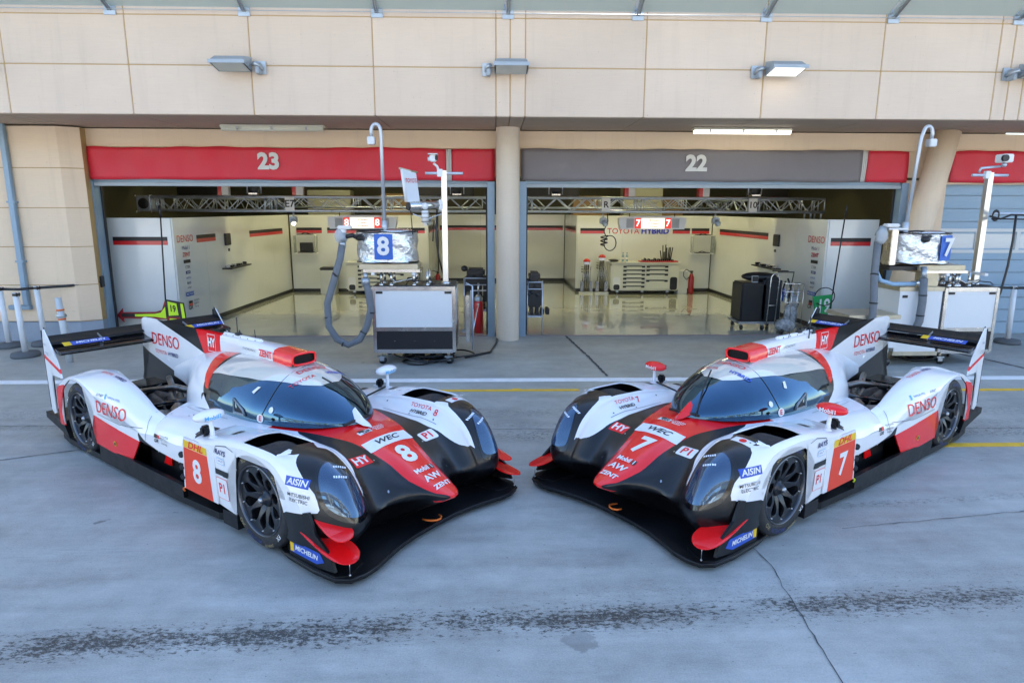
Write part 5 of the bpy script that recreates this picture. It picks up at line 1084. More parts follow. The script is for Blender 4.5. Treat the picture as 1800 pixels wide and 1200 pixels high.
    ROOFM=mat('gloss_roof_skin',(.64,.62,.57),.06,coat=1,spec=.9,ior=1.9); mb.add(vs,fs,ROOFM,True); mb.build('roof_skin',car)
    # ----- roof air intake and spine
    mb=MB(); rows=[(-.70,.115,1.045,1.145,REDP),(-.82,.115,1.035,1.152,REDP),(-.98,.108,1.04,1.160,REDP),(-.985,.107,1.04,1.160,WHT),(-1.3,.085,1.04,1.165,WHT),(-1.6,.06,1.03,1.16,WHT),(-1.95,.035,1.0,1.155,WHT)]
    def sec(x,w_,z0,z1): return [(x,-w_*1.05,z0),(x,-w_*1.05,z0+(z1-z0)*.55),(x,-w_*.85,z1-.012),(x,-w_*.5,z1),(x,w_*.5,z1),(x,w_*.85,z1-.012),(x,w_*1.05,z0+(z1-z0)*.55),(x,w_*1.05,z0)]
    for a,b in zip(rows[:-1],rows[1:]):
        va=sec(*a[:4])+sec(*b[:4]); mb.add(va,[(i,i+1,8+i+1,8+i) for i in range(7)],b[4] if a[4]==b[4] else WHT,True)
    mb.build('intake_spine',car)
    mb=MB(); lip=[(-.698,y*.112,1.095+z*.046) for y,z in [(math.copysign(abs(math.cos(a))**.5,math.cos(a)),math.copysign(abs(math.sin(a))**.5,math.sin(a))) for a in [2*PI*k/24 for k in range(24)]]]
    mb.tube(lip,.010,REDP,8,closed=True); mb.add([(x-.02,y*.98,z) for x,y,z in lip],[tuple(range(24))],mat('intake_void',(.003,.003,.003),.9)); mb.build('intake_mouth',car)
    mb=MB(); mb.box((-1.92,-.018,1.15),(-1.30,.018,1.185),WHT,.01)
    for x in (-1.38,-1.5,-1.62,-1.74,-1.86): mb.sphere((x,-.019,1.168),.005,BLK,6,4); mb.sphere((x,.019,1.168),.005,BLK,6,4)
    mb.build('spine_rail',car)
    mb=MB(); mb.tube([(-1.45,.03,1.15),(-1.46,.03,1.25)],.004,BLK,6); mb.tube([(-1.78,.05,1.12),(-1.78,.05,1.33)],.006,BLK,6); mb.prism([(-1.62,1.15),(-1.66,1.23),(-1.70,1.15)],-.004,.004,BLK,'y')
    mb.sphere((-1.68,.0,1.19),(.05,.03,.015),BLK,10,6); mb.prism([(-1.86,1.15),(-1.90,1.22),(-1.93,1.15)],.03,.036,BLK,'y'); mb.build('roof_antenna',car)
    # ----- shark fin: three painted fields on one flat vertical plate
    fin=Shell(); 
    outl=[(-1.90,1.155),(-2.20,1.158),(-2.46,1.155),(-3.39,1.165),(-3.55,1.16),(-3.60,1.135),(-3.615,1.06),(-3.61,.985),(-3.575,.975),(-3.55,.95),(-3.51,.92),(-3.50,.78),(-3.56,.70),(-3.66,.58),(-3.715,.46),(-3.70,.36),(-2.6,.36),(-2.2,.6),(-1.9,.9)]
    def fpaint(x,y,z):
        w_=max(sdpoly(x,z,[(-3.40,1.2),(-2.29,.925),(-2.0,.80),(-2.2,.55),(-2.80,.60),(-2.93,.635),(-3.51,.785),(-3.8,.9),(-3.8,1.2)]),sdpoly(x,z,[(-1.93,1.2),(-1.90,1.05),(-1.7,.8),(-1.6,1.2)]))
        r_=sdpoly(x,z,[(-1.93,1.2),(-1.90,1.06),(-1.97,.90),(-2.30,.925),(-2.455,1.2)])
        return w_,r_
    def fy(x,z): return .006+.02*max(0,min(1,(x+2.6)/.6))
    fin.plate(outl,fy,fpaint,step=.04); fo=fin.build('shark_fin',car,.0)
    # ----- floor, splitter, diffuser
    fr=[(.18,.90),(.30,.925),(.60,.94),(.80,.925),(.88,.87),(.905,.77),(.895,.66),(.855,.53),(.815,.38),(.79,.2),(.785,0)]
    out=[(x,y) for x,y in fr]+[(x,-y) for x,y in fr[::-1][1:]]
    mb=MB(); mb.prism(out,.030,.062,CARB); edge=[(x,y,.055) for x,y in out]; mb.tube(edge,.010,CARB,8)
    mb.prism([(.3,.66),(.3,.93),(.62,.94),(.80,.925),(.86,.87),(.80,.70)],.0625,.075,CARB); mb.prism([(.3,-.66),(.3,-.93),(.62,-.94),(.80,-.925),(.86,-.87),(.80,-.70)],.0625,.075,CARB)
    for s in (1,-1):   # black outer fence of the front fender, from the wheel to the corner
        P=[(.33,.07),(.63,.075),(.80,.10),(.76,.20),(.62,.30),(.56,.43),(.335,.372)]
        mb.prism(P,s*.905,s*.925,CARB,'y')
        mb.prism([(.2,.86*s),(.34,.92*s),(.34,.56*s),(.2,.56*s)],.0625,.10,CARB)
    mb.build('splitter',car)
    mb=MB(); mb.prism([(.4,-.6),(.4,.6),(-.3,.78),(-.6,.90),(-1.2,.93),(-2.55,.93),(-3.3,.93),(-3.55,.9),(-3.55,-.9),(-3.3,-.93),(-2.55,-.93),(-1.2,-.93),(-.6,-.90),(-.3,-.78)],.03,.085,CARB)
    for s in (1,-1):
        mb.box((-2.58,s*.935,.09),(-1.05,s*.90,.19),CARB); mb.prism([(-.27,.06),(-.46,.06),(-.46,.17),(-.27,.17)],s*.80,s*.94,CARB,'y')
        mb.prism([(-1.9,.08),(-1.15,.08),(-1.15,.36),(-1.45,.36),(-1.83,.45)],s*.70,s*.72,CARB,'y')
        mb.box((-1.9,s*.76,.08),(-.95,s*.78,.42),CARB); mb.prism([(-1.62,.20),(-1.55,.335),(-1.47,.33),(-1.50,.20)],s*.79,s*.80,REDP,'y')
    mb.build('floor',car)
    mb=MB()
    for s in (1,-1): mb.add([(-3.30,s*.93,.09),(-3.86,s*.93,.20),(-3.86,s*.93,.26),(-3.42,s*.93,.24),(-3.30,s*.50,.09),(-3.86,s*.50,.20),(-3.86,s*.5,.26),(-3.42,s*.50,.24)],[(0,1,2,3),(4,7,6,5),(0,4,5,1),(1,5,6,2),(2,6,7,3),(3,7,4,0)],CARB)
    mb.box((-3.75,-.5,.1),(-3.3,.5,.13),CARB)
    for k in range(-4,5): mb.box((-3.8,k*.11-.004,.12),(-3.4,k*.11+.004,.30),CARB)
    mb.build('diffuser',car)
    # ----- engine bay between engine cover and rear fenders
    mb=MB(); hp=[(-1.58,.74),(-1.95,.70),(-2.3,.68),(-2.6,.64),(-2.8,.57),(-3.4,.52)]
    mb.prism([(x,y) for x,y in hp]+[(x,-y) for x,y in hp[::-1]],.30,.36,CARB)
    for s in (1,-1):
        for p,q in zip(DECK_EDGE[:5],DECK_EDGE[1:5]): mb.add([(p[0],s*p[1],p[2]-.012),(q[0],s*q[1],q[2]-.012),(q[0],s*q[1],.3),(p[0],s*p[1],.3)],[(0,1,2,3)],CARB)
    mb.build('engine_deck',car)
    mb=MB()
    for s in (1,-1):
        mb.tube([(-1.9,s*.16,.50),(-2.1,s*.20,.60),(-2.4,s*.28,.62),(-2.75,s*.45,.55)],.035,ENG,10)
        mb.tube([(-2.0,s*.40,.46),(-2.3,s*.36,.54),(-2.6,s*.22,.60),(-2.9,s*.10,.60)],.030,ENG,10)
        mb.tube([(-2.25,s*.46,.44),(-2.5,s*.30,.55),(-2.95,s*.50,.50)],.016,CARBG,8)
        mb.tube([(-1.85,s*.30,.50),(-2.05,s*.34,.56),(-2.2,s*.46,.52)],.045,CARBG,10)
        mb.tube([(-1.72,s*.62,.44),(-1.95,s*.50,.52),(-2.2,s*.34,.50),(-2.5,s*.2,.50)],[.05,.06,.05,.04],ENG,12)
        mb.add([(-1.75,s*.66,.50),(-2.0,s*.66,.56),(-2.1,s*.46,.50),(-1.9,s*.48,.44)],[(0,1,2,3)],ENG); mb.box((-2.15,s*.55,.36),(-1.9,s*.68,.46),CARBG,.03); mb.box((-2.5,s*.42,.36),(-2.25,s*.64,.50),CARBG,.04)
        mb.tube([(-2.1,s*.30,.56),(-2.5,s*.66,.48)],.014,CARBG,8); mb.tube([(-2.75,s*.25,.58),(-2.55,s*.66,.52)],.014,CARBG,8); mb.tube([(-1.85,s*.45,.50),(-2.2,s*.68,.46)],.012,ENG,8)
        mb.box((-2.9,s*.12,.40),(-2.1,s*.26,.52),CARBG,.03); mb.box((-3.3,s*.05,.40),(-2.9,s*.4,.55),CARBG,.04)
        mb.add([(-2.0,s*.44,.48),(-2.3,s*.38,.60),(-2.75,s*.40,.58),(-2.6,s*.49,.46)],[(0,1,2,3)],ENG)
    mb.build('engine_parts',car)
    # ----- rear wing
    wg=bpy.data.objects.new('rear_wing',None); col.objects.link(wg); wg.parent=car; wg.empty_display_size=.05
    def foil(x0,z0,x1,z1,th,n=10):
        up_=[];lo=[]
        for i in range(n+1):
            t=i/n; x=x0+(x1-x0)*t; z=z0+(z1-z0)*t; th_=th*(.2969*math.sqrt(t)-.126*t-.3516*t*t+.2843*t**3-.1015*t**4)*5; cb=-.10*(x0-x1)*math.sin(PI*t)
            up_.append((x,z+th_*.5+cb)); lo.append((x,z-th_*.5+cb))
        return up_+lo[::-1][1:-1]
    mb=MB(); mb.prism(foil(-3.36,.925,-3.60,.985,.09),-.885,.885,CARBG,'y'); mb.build('main_plane',wg)
    mb=MB(); mb.prism(foil(-3.565,1.0,-3.70,1.065,.05),-.885,.885,CARB,'y'); mb.build('flap',wg)
    mb=MB()
    for y in (-.45,.45): mb.prism([(-3.50,.96),(-3.52,1.01),(-3.62,1.045),(-3.62,1.0)],y-.004,y+.004,STL,'y')
    mb.build('slot_bracket',wg)
    for s in (1,-1):
        ep=Shell(); pl=[(-3.735,1.135),(-3.70,1.135),(-3.58,1.0),(-3.46,.86),(-3.395,.745),(-3.38,.68),(-3.62,.68),(-3.66,.60),(-3.64,.28),(-3.70,.26),(-3.755,.30),(-3.765,.8),(-3.755,1.0)]
        # outline follows the swept front edge, then a narrow post down to the diffuser
        def ef(x,y,z):
            st=sdpoly(x,z,[(-3.80,.885),(-3.36,.755),(-3.36,.715),(-3.80,.845)]); return .1,st
        ep.plate(pl,lambda x,z:.905,ef,step=.016,mirror=False)
        if s<0:
            ep.v=[(x,-y,z) for x,y,z in ep.v]; ep.f=[f[::-1] for f in ep.f]
        ep.build('endplate',wg,.012)
        mb=MB(); mb.tube([(-3.765,s*.90,.32),(-3.768,s*.90,1.12)],.008,CARB,6); mb.prism([(-3.74,1.10),(-3.72,1.15),(-3.62,1.04),(-3.66,1.02)],s*.888,s*.897,CARB,'y'); mb.build('endplate_edge',wg)
    # ----- wheels
    for s in (1,-1):
        make_wheel(car,0,s,.31,.928); make_wheel(car,-2.959,s,.34,.925)
    # dark wheel houses so no daylight shows through the arches
    mb=MB()
    for s in (1,-1):
        mb.box((-.46,s*.50,.09),(.34,s*.52,.57),CARB); mb.box((-.48,s*.52,.09),(-.44,s*.90,.60),CARB)
        mb.prism([(.40,.10),(.44,.10),(.44,.5),(.30,.66),(.27,.64),(.40,.48)],s*.54,s*.90,CARB,'y')
        mb.box((-3.40,s*.53,.12),(-2.50,s*.55,.62),CARB); mb.box((-2.52,s*.55,.12),(-2.48,s*.90,.60),CARB)
        mb.tube([(0,s*.52,.40),(0,s*.75,.355)],.03,ENG,8); mb.tube([(-.2,s*.5,.3),(0,s*.78,.25)],.014,ENG,6); mb.tube([(.2,s*.5,.3),(0,s*.78,.25)],.014,ENG,6)
        # slats in the louvre cut over the tyre
    mb.build('wheel_house',car)
    mb=MB()
    for s in (1,-1):
        # raised white rim of the opening and the folded tip of the outer panel
        mb.add([(.215,s*.895,.735),(.305,s*.845,.765),(.315,s*.86,.755),(.225,s*.91,.725)],[(0,1,2,3)],WHT)
    mb.build('opening_lip',car)
    # ----- headlights: bubble lens proud of the fender skin
    for s in (1,-1):
        Nn=Vector((.74,s*.46,.50)).normalized(); A=Vector((0,0,1)).cross(Nn).normalized(); B=Nn.cross(A); P0=Vector((.64,s*.735,.53))
        L3=[(.50,.715,.69),(.50,.775,.665),(.52,.81,.60),(.56,.825,.52),(.62,.82,.44),(.70,.77,.385),(.765,.70,.37),(.785,.645,.42),(.73,.64,.51),(.65,.645,.60),(.56,.67,.665)]
        def to2(p,sc=1):
            q=Vector((p[0],s*p[1],p[2]))-P0; return (q.dot(A)*sc,q.dot(B)*sc)
        pl=[to2(p) for p in L3]; 
        # round the outline
        C=np.array(pl+pl[:3]); sm_=[]
        for i in range(1,len(pl)+1):
            p0,p1,p2,p3=[np.array(pl[(i+k-1)%len(pl)]) for k in (0,1,2,3)]
            for q in range(4):
                t=q/4; sm_.append(tuple(.5*((2*p1)+(-p0+p2)*t+(2*p0-5*p1+4*p2-p3)*t*t+(-p0+3*p1-3*p2+p3)*t**3)))
        hb=MB(); decal(hb,bv,*poly_fs([(a*1.13+.006*s,b*1.10-.012) for a,b in sm_]),CARBG,P0,A,B,Nn,off=.003,step=.025)
        h=hb.build('headlight',car,fix=False)
        lb=MB(); decal(lb,bv,*poly_fs([(a*.97,b*.97) for a,b in sm_]),LENS,P0,A,B,Nn,off=.008,step=.025); lb.build('lens',h,fix=False)
        lb=MB(); 
        LEDM=mat('led_strip',(.75,.82,.95),.2)
        for (u,v,ww) in ((-.015*s,.155,.085),(-.01*s,.085,.085)):
            for q in range(6):
                a0=u-ww/2+q*ww/6; decal(lb,bv,*poly_fs([(a0,v+.002*q*s),(a0+ww/9,v+.002*q*s),(a0+ww/9,v+.014+.002*q*s),(a0,v+.014+.002*q*s)]),LEDM,P0,A,B,Nn,off=.0088,step=.03)
        lb.build('led_unit',h,fix=False)
    # ----- dive planes
    def plane(pts,th=.006):
        c=np.array(pts[-1:]+pts+pts[:2]); a=[]
        for i in range(1,len(pts)+1):
            p0,p1,p2,p3=c[i-1],c[i],c[i+1],c[i+2]
            for q in range(4): t=q/4; a.append(Vector(.5*((2*p1)+(-p0+p2)*t+(2*p0-5*p1+4*p2-p3)*t*t+(-p0+3*p1-3*p2+p3)*t**3)))
        mb=MB(); n=len(a)
        mb.add([p+Vector((0,0,th/2)) for p in a]+[p-Vector((0,0,th/2)) for p in a],[tuple(range(n)),tuple(range(n,2*n))[::-1]]+[(i,(i+1)%n,n+(i+1)%n,n+i) for i in range(n)],REDP); mb.build('dive_plane',car)
    for s in (1,-1):
        if planes>=1: plane([(.40,s*.925,.30),(.50,s*.932,.265),(.62,s*.938,.23),(.75,s*.94,.20),(.86,s*.925,.185),(.915,s*.88,.185),(.91,s*.82,.195),(.85,s*.77,.21),(.74,s*.76,.235),(.62,s*.82,.26),(.5,s*.88,.285)])
        if planes>=2: plane([(.57,s*.885,.385),(.65,s*.90,.345),(.74,s*.905,.315),(.81,s*.89,.30),(.84,s*.85,.30),(.83,s*.79,.31),(.77,s*.76,.33),(.67,s*.80,.365)])
        mb=MB(); mb.tube([(.865,s*.86,.07),(.865,s*.86,.19)],.003,HUBM,6); mb.sphere((.865,s*.86,.078),.008,HUBM,8,6); mb.build('dive_plane_stay',car)
    # ----- mirrors
    MR=REDP if mirror_red else WHT
    for s in (1,-1):
        mb=MB(); mb.tube([(-.645,s*.865,.64),(-.645,s*.868,.70),(-.65,s*.872,.79)],[.026,.017,.015],WHT,12)
        mb.sphere((-.62,s*.868,.65),(.075,.036,.032),WHT,16,8); mt=mb.build('mirror',car)
        mb=MB(); mb.sphere((-.665,s*.875,.828),(.065,.122,.045),MR,24,14); mb.build('mirror_pod',mt)
        mb=MB(); mb.box((-.728,s*.875-.085,.80),(-.722,s*.875+.085,.844),mat('mirror_glass',(.6,.62,.65),.03,metal=1),.004); mb.build('mirror_glass',mt)
        mb=MB(); mb.box((-.72,s*.83,.66),(-.78,s*.90,.73),CARB,.015); mb.tube([(-.75,s*.865,.60),(-.75,s*.865,.68)],.02,CARB,8); mb.build('side_camera',car)
        mb=MB(); decal(mb,bv,*poly_fs([(-.045,-.03),(.045,-.03),(.045,.03),(-.045,.03)]),VB,(-.46,s*.77,.8),(0,s*1,0),(-1,0,0),(0,0,1)); mb.build('fender_slot',car,fix=False)
        mb=MB(); mb.add([(-.84,s*.70,.645),(-.99,s*.72,.64),(-.99,s*.83,.60),(-.84,s*.83,.61)],[(0,1,2,3)],VB); 
        mb.sphere((-.90,s*.80,.585),(.075,.07,.045),VB,16,8); mb.build('side_duct',car)
        # suspension link to the tub seen above the far fender
        if (s>0)==(num==8): mb=MB(); mb.tube([(-.47,s*.44,.70),(-.58,s*.78,.70)],.008,CARB,6); mb.build('mirror_stay',car)
    # ----- side number panel
    for s in (1,-1):
        A=Vector((-s,0,0)); e=MB()
        pp=[(-.985,.20),(-.955,.57),(-.93,.625),(-.72,.625),(-.56,.60),(-.50,.55),(-.50,.20)]
        e.prism(pp,s*.938,s*.950,WHT,'y'); p_=e.build('number_panel',car)
        e=MB()
        def q(poly,m,o): e.prism(poly,s*.9502,s*(.9502+o),m,'y')
        q([(-.965,.20),(-.94,.545),(-.60,.545),(-.56,.20)],VPR,.0012); q([(-.94,.548),(-.935,.605),(-.60,.605),(-.60,.548)],VY,.0014)
        e.build('number_field',p_)
        e=MB(); flat_text(e,str(num),.25,VW,(-.765,s*.9518,.375),A,(0,0,1),bold=.030,sx=.98,off=.0008); flat_text(e,'DHL',.075,VR,(-.765,s*.952,.577),A,(0,0,1),bold=.03,sx=1.45,shear=.3,off=.0008)
        e.build('number_lettering',p_)
        e=MB()
        for zz in (.28,.36,.46): e.tube([(-.995,s*.945,zz),(-.975,s*.956,zz+.02)],.022,BLK,8)
        e.build('panel_vane',car)
        e=MB(); e.tube([(-.985,s*.95,.17),(-1.0,s*.955,.185),(-.985,s*.955,.20)],.007,ORG,6) if num==8 else e.tube([(-.985,s*.95,.17),(-1.0,s*.955,.185),(-.985,s*.955,.20)],.007,VLG,6); e.build('tie_tag',car)
    # ----- tow hook, nose aerial, wiper, brackets
    mb=MB(); mb.tube([(.70,-.05,.085),(.745,-.055,.092),(.79,-.045,.10),(.815,-.02,.10),(.82,.015,.10),(.80,.045,.10),(.765,.055,.10)],.007,ORG,8); mb.build('tow_loop',car)
    mb=MB(); AM=REDP if mirror_red else WHT
    mb.add([(.13,0,.662),(.06,-.035,.672),(-.04,-.055,.70),(-.09,-.05,.725),(-.09,.05,.725),(-.04,.055,.70),(.06,.035,.672),(-.07,0,.79),(.03,0,.715)],[(0,1,8),(1,2,7,8),(2,3,7),(3,4,7),(4,5,7),(5,6,8,7),(6,0,8)],AM,False); mb.build('nose_pod',car)
    mb=MB(); mb.tube([(-.02,.10,.70),(-.22,.02,.90),(-.40,-.05,.99)],.007,BLK,6); mb.tube([(-.015,-.16,.69),(-.03,.0,.70),(-.03,.12,.70)],.012,BLK,6); mb.build('wiper',car)
    mb=MB()
    for s in (1,-1):   # door shut line, side window trim and duct
        ln=[]
        for j in range(15):
            z=.68+.36*j/14; x=-.67+.05*math.sin(j/14*PI); y=yat(x,z); ln.append((x,s*(y+.002),z+.001))
        mb.tube(ln,.0028,BLK,5)
    mb.build('door_seam',car)
    for s in (1,-1):
        mb=MB(); tr=[(-.98,.70),(-1.02,.80),(-.86,.735),(-.83,.70)]
        pts=[(x,s*(yat(x,z)+.006),z) for x,z in tr]; mb.tube(pts,.010,mat('grey_trim',(.22,.25,.28),.4),6,closed=True); mb.add([(x,y-s*.003,z) for x,y,z in pts],[(0,1,2,3)],DARK); mb.build('side_window_duct',car)
        mb=MB(); mb.lathe([(.0,.0),(.022,.0),(.024,-.02)],VB,14,Matrix.Translation((-1.50,s*.455,.72))@Matrix.Diagonal((1.4,1,2.0,1)),axis='y'); mb.build('fuel_port',car)
    # ----- shut lines and fasteners
    SEAMM=mat('shut_line',(.10,.10,.11),.7)
    def seam(pts,N,b=None,wd=.0022):
        mb=MB(); P0=Vector(pts[0])
        for p,q in zip(pts[:-1],pts[1:]):
            p,q=Vector(p),Vector(q); d=q-p; A_=d.normalized(); B_=Vector(N).normalized().cross(A_); decal(mb,b or bv,*poly_fs([(0,-wd),(d.length,-wd),(d.length,wd),(0,wd)]),SEAMM,p,A_,B_,N,off=.0032,step=.025,depth=.3)
        if mb.f: mb.build('shut_line',car,fix=False)
    for s in (1,-1):
        seam([(-1.72,s*.46,.65),(-1.74,s*.60,.65),(-1.72,s*.78,.63)],(0,0,1)); seam([(-1.72,s*.9,.60),(-1.70,s*.9,.50),(-1.72,s*.9,.40)],(0,s,0))
        seam([(-1.76,s*.9,.50),(-2.1,s*.93,.475),(-2.5,s*.93,.50)],(0,s,0)); seam([(-.78,s*.60,.7),(-.76,s*.74,.7),(-.74,s*.86,.7)],(0,0,1))
        seam([(-.24,s*.44,.68),(.1,s*.455,.68),(.35,s*.48,.66)],(0,0,1)); seam([(-.98,s*.56,.7),(-1.3,s*.57,.7),(-1.7,s*.52,.7)],(0,0,1))
        seam([(-.245,s*.935,.66),(-.33,s*.935,.68),(-.47,s*.935,.655),(-.50,s*.935,.60)],(0,s,.1))
        mb=MB()
        for (x,y,z) in ((-.30,.70,.8),(-.30,.55,.8),(-1.1,.66,.8),(-1.4,.66,.8),(-1.62,.7,.8),(.05,.47,.8),(.30,.5,.8),(-2.0,.62,.9),(-2.9,.7,.9),(-3.2,.7,.9),(.42,.25,.8),(.62,.3,.8),(.30,.80,.9),(.42,.70,.9)):
            decal(mb,bv,*poly_fs([(.007*math.cos(2*PI*k/8),.007*math.sin(2*PI*k/8)) for k in range(8)]),VB if x<-.2 or y>.45 else HUBM,(x,s*y,z),(1,0,0),(0,1,0),(0,0,1),off=.0035,depth=.5)
        mb.build('fastener',car,fix=False)
    # ----- lettering and stickers laid on the skin
    mb=MB()
    def own(nm,fn):
        q_=MB(); fn(q_)
        if q_.f: q_.build(nm,car,fix=False)
    def FT(t,size,m,P,A,B,bold=0,sx=1,shear=0,off=.004): own('lettering',lambda q_:flat_text(q_,t,size,m,P,A,B,bold,sx,shear,off))
    def T(t,size,m,P,A,B,N,bold=0,sx=1,shear=0,b=None,off=.004,step=.02): own('lettering',lambda q_:decal(q_,b or bv,*text_mesh(t,size,bold,sx,shear),m,P,A,B,N,off=off,step=step,depth=.3))
    def Q(w_,h_,m,P,A,B,N,b=None,off=.0028,r=0,sk=0):
        p=rrect(w_,h_,r) if r else [(-w_/2,-h_/2),(w_/2,-h_/2),(w_/2,h_/2),(-w_/2,h_/2)]
        p=[(x+sk*y,y) for x,y in p]; own('sticker',lambda q_:decal(q_,b or bv,*poly_fs(p),m,P,A,B,N,off=off,step=.02,depth=.3))
    X,Y,Z=Vector((1,0,0)),Vector((0,1,0)),Vector((0,0,1)); NO=(.25,0,1)
    # nose
    Q(.43,.115,VW,(.30,0,.6),Y,-X,NO); T('WEC',.075,VB,(.295,-.01,.6),Y,-X,NO,.02,1.35,.25,off=.005)
    T(str(num),.255,VW,(.505,0,.54),Y,-X,NO,.035,.98)
    T('Mobil',.062,VW,(.675,-.018,.46),Y,-X,NO,.03,.95); Q(.035,.045,VB,(.675,.078,.46),Y,-X,NO,off=.0035); T('1',.055,VW,(.675,.078,.46),Y,-X,NO,.02,off=.0045)
    T('AW',.085,VW,(.765,0,.42),Y,-X,NO,.03,1.05); T('ZENT',.058,VW,(.86,0,.38),Y,-X,NO,.03,1.05,.1)
    # GR mark on the bonnet
    Q(.05,.028,VB,(.115,-.105,.65),Y,-X,NO); Q(.12,.046,VW,(.135,-.085,.65),Y,-X,NO,off=.0022); T('GR',.048,VB,(.14,-.075,.65),Y,-X,NO,.03,1.2,.2,off=.0045)
    for k,tt in enumerate(('TOYOTA','GAZOO','Racing')): T(tt,.024,VW,(.115+.022*k,.045,.65),Y,-X,NO,.02,1.3,.1)
    # HY and P1 boards on the black bonnet flanks
    for s,tt in ((-1,'HY'),(1,'P1')):
        Nn=(.35,-s*.25,1)
        if tt=='HY': Q(.155,.105,VR,(.40,s*.335,.59),Y,-X,Nn,r=.008); T('HY',.10,VW,(.40,s*.335,.59),Y,-X,Nn,.035,1.0)
        else: Q(.155,.105,VW,(.40,s*.335,.59),Y,-X,Nn,r=.018); T('P1',.10,VR,(.40,s*.335,.59),Y,-X,Nn,.03,1.0)
    # flag on the left fender
    Q(.155,.075,VW,(.315,.75,.75),Y,-X,(.3,0,1)); own('sticker',lambda q_:decal(q_,bv,*poly_fs([(.026*math.cos(2*PI*k/16),.026*math.sin(2*PI*k/16)) for k in range(16)]),VR,(.315,.75,.75),Y,-X,(.3,0,1),off=.0045))
    for s in (1,-1):
        A=Vector((-s,0,0)); N=(0,s,0); Ns=(.0,-s,.75)
        # inner white panel, read from the nose
        T('TOYOTA',.052,VR,(.11,s*.545,.70),(-.25,s*-.0+1*0,.0) if 0 else Vector((-.9,.0,0))*(-s) ,Z,(0,-s,.8),0,1.1)
        T('HYBRID',.048,VB,(.12,s*.50,.66),Vector((s,0,0)),Z,(0,-s,.8),.02,1.1)
        T(str(num),.085,VR,(.12+.165*s,s*.52,.69),Vector((s,0,0)),Z,(0,-s,.8),.01)
        # outer front panel
        No=(.25,s,.25)
        Q(.175,.062,VBL,(.435,s*.9,.60),A,Z,No,sk=0); T('AISIN',.058,VW,(.435,s*.9,.60),A,Z,No,.02,1.05,.15)
        T('MITSUBISHI',.032,VB,(.455,s*.9,.515),A,Z,No,.005,1.05,off=.007); T('ELECTRIC',.032,VB,(.455,s*.9,.480),A,Z,No,.005,1.05,off=.007)
        Q(.20,.042,VB,(-.43,s*.93,.462),A,Z,N,b=bvp,off=.004,sk=.3); T('RAYS',.055,VDB,(-.42,s*.93,.615),A,Z,N,.02,1.05,.25); Q(.10,.045,VCY,(-.42,s*.93,.55),A,Z,N,r=.006); Q(.094,.039,VW,(-.42,s*.93,.55),A,Z,N,r=.005,off=.0034); T('',.022,VBL,(-.42,s*.93,.55),A,Z,N,0,1.1,off=.0045) if 0 else T('=<-.*',.03,VBL,(-.42,s*.93,.55),A,Z,N,0,1.0,off=.0045)
        Q(.145,.165,VR,(-.43,s*.93,.335),A,Z,N,r=.015); Q(.137,.157,VW,(-.43,s*.93,.335),A,Z,N,r=.013,off=.0034); T('P1',.105,VR,(-.43,s*.93,.335),A,Z,N,.02,.85,off=.0048)
        # sidepod
        Q(.055,.03,VB,(-1.56+.0*s,s*.88,.475),A,Z,N); Q(.035,.03,VR,(-1.56-.045*s,s*.88,.475),A,Z,N); T('GR',.045,VB,(-1.57-.015*s,s*.88,.435),A,Z,N,.02,1.15,.2)
        for k,tt in enumerate(('TOYOTA','GAZOO','Racing')): T(tt,.026,VB,(-1.57-.14*s,s*.88,.487-.028*k),A,Z,N,0,1.15)
        T('DENSO',.155,VR,(-2.26,s*.93,.565),A,Z,(0,s,.25),.0,1.0); T('NIPPON STEEL',.026,VBL,(-2.23,s*.93,.685),A,Z,(0,s,.4),0,1.1); T('AVNET',.035,VDB,(-2.45,s*.93,.68),A,Z,(0,s,.4),0,1.0,.2); Q(.025,.045,VCY,(-2.23+.13*s,s*.93,.685),A,Z,(0,s,.4))
        T('TOYOTA',.05,VR,(-2.55+.12*s,s*.76,.8),A,(0,-s,0),(0,s*.2,1),.01,1.1); T('HYBRID',.05,VDB,(-2.55-.14*s,s*.76,.8),A,(0,-s,0),(0,s*.2,1),.02,1.1)
        for k in range(5): T(['--- ----','-- ---','---- --','-- --','--- --'][k],.018,VBL if k%2 else VR,(-1.20-.06*k,s*(.58+.03*k),.7),A,(0,-s,0),Z,0,1.0)
        # yellow catch on the red sill
        own('sill_catch',lambda q_:(decal(q_,bv,*poly_fs([(.024*math.cos(2*PI*k/12),.024*math.sin(2*PI*k/12)) for k in range(12)]),VY,(-2.22,s*.93,.275),A,Z,N),decal(q_,bv,*poly_fs([(.015*math.cos(2*PI*k/12),.015*math.sin(2*PI*k/12)) for k in range(12)]),VB,(-2.22,s*.93,.275),A,Z,N,off=.005)))
    for s in (1,-1):
        A=Vector((-s,0,0)); y=s*.028
        FT('DENSO',.185,VR,(-3.10,s*.007,.945),A,Z,0,.98); FT('TOYOTA',.058,VR,(-3.08+.135*s,s*.007,.815),A,Z,.0,1.05); FT('HYBRID',.058,VDB,(-3.08-.125*s,s*.007,.815),A,Z,.02,1.05)
        bx=Vector((-2.12,s*.027,1.055)); fr_=MB()
        for (a,b_,c,d) in ((-.07,-.085,.07,-.08),(-.07,.08,.07,.085),(-.07,-.085,-.066,.085),(.066,-.085,.07,.085)):
            fr_.add([bx+A*a+Z*b_+Y*s*.003,bx+A*c+Z*b_+Y*s*.003,bx+A*c+Z*d+Y*s*.003,bx+A*a+Z*d+Y*s*.003],[(0,1,2,3)],VW)
        fr_.build('fin_emblem',car,fix=False)
        FT('HY',.12,VW,(-2.12,s*.029,1.055),A,Z,.035,.78)
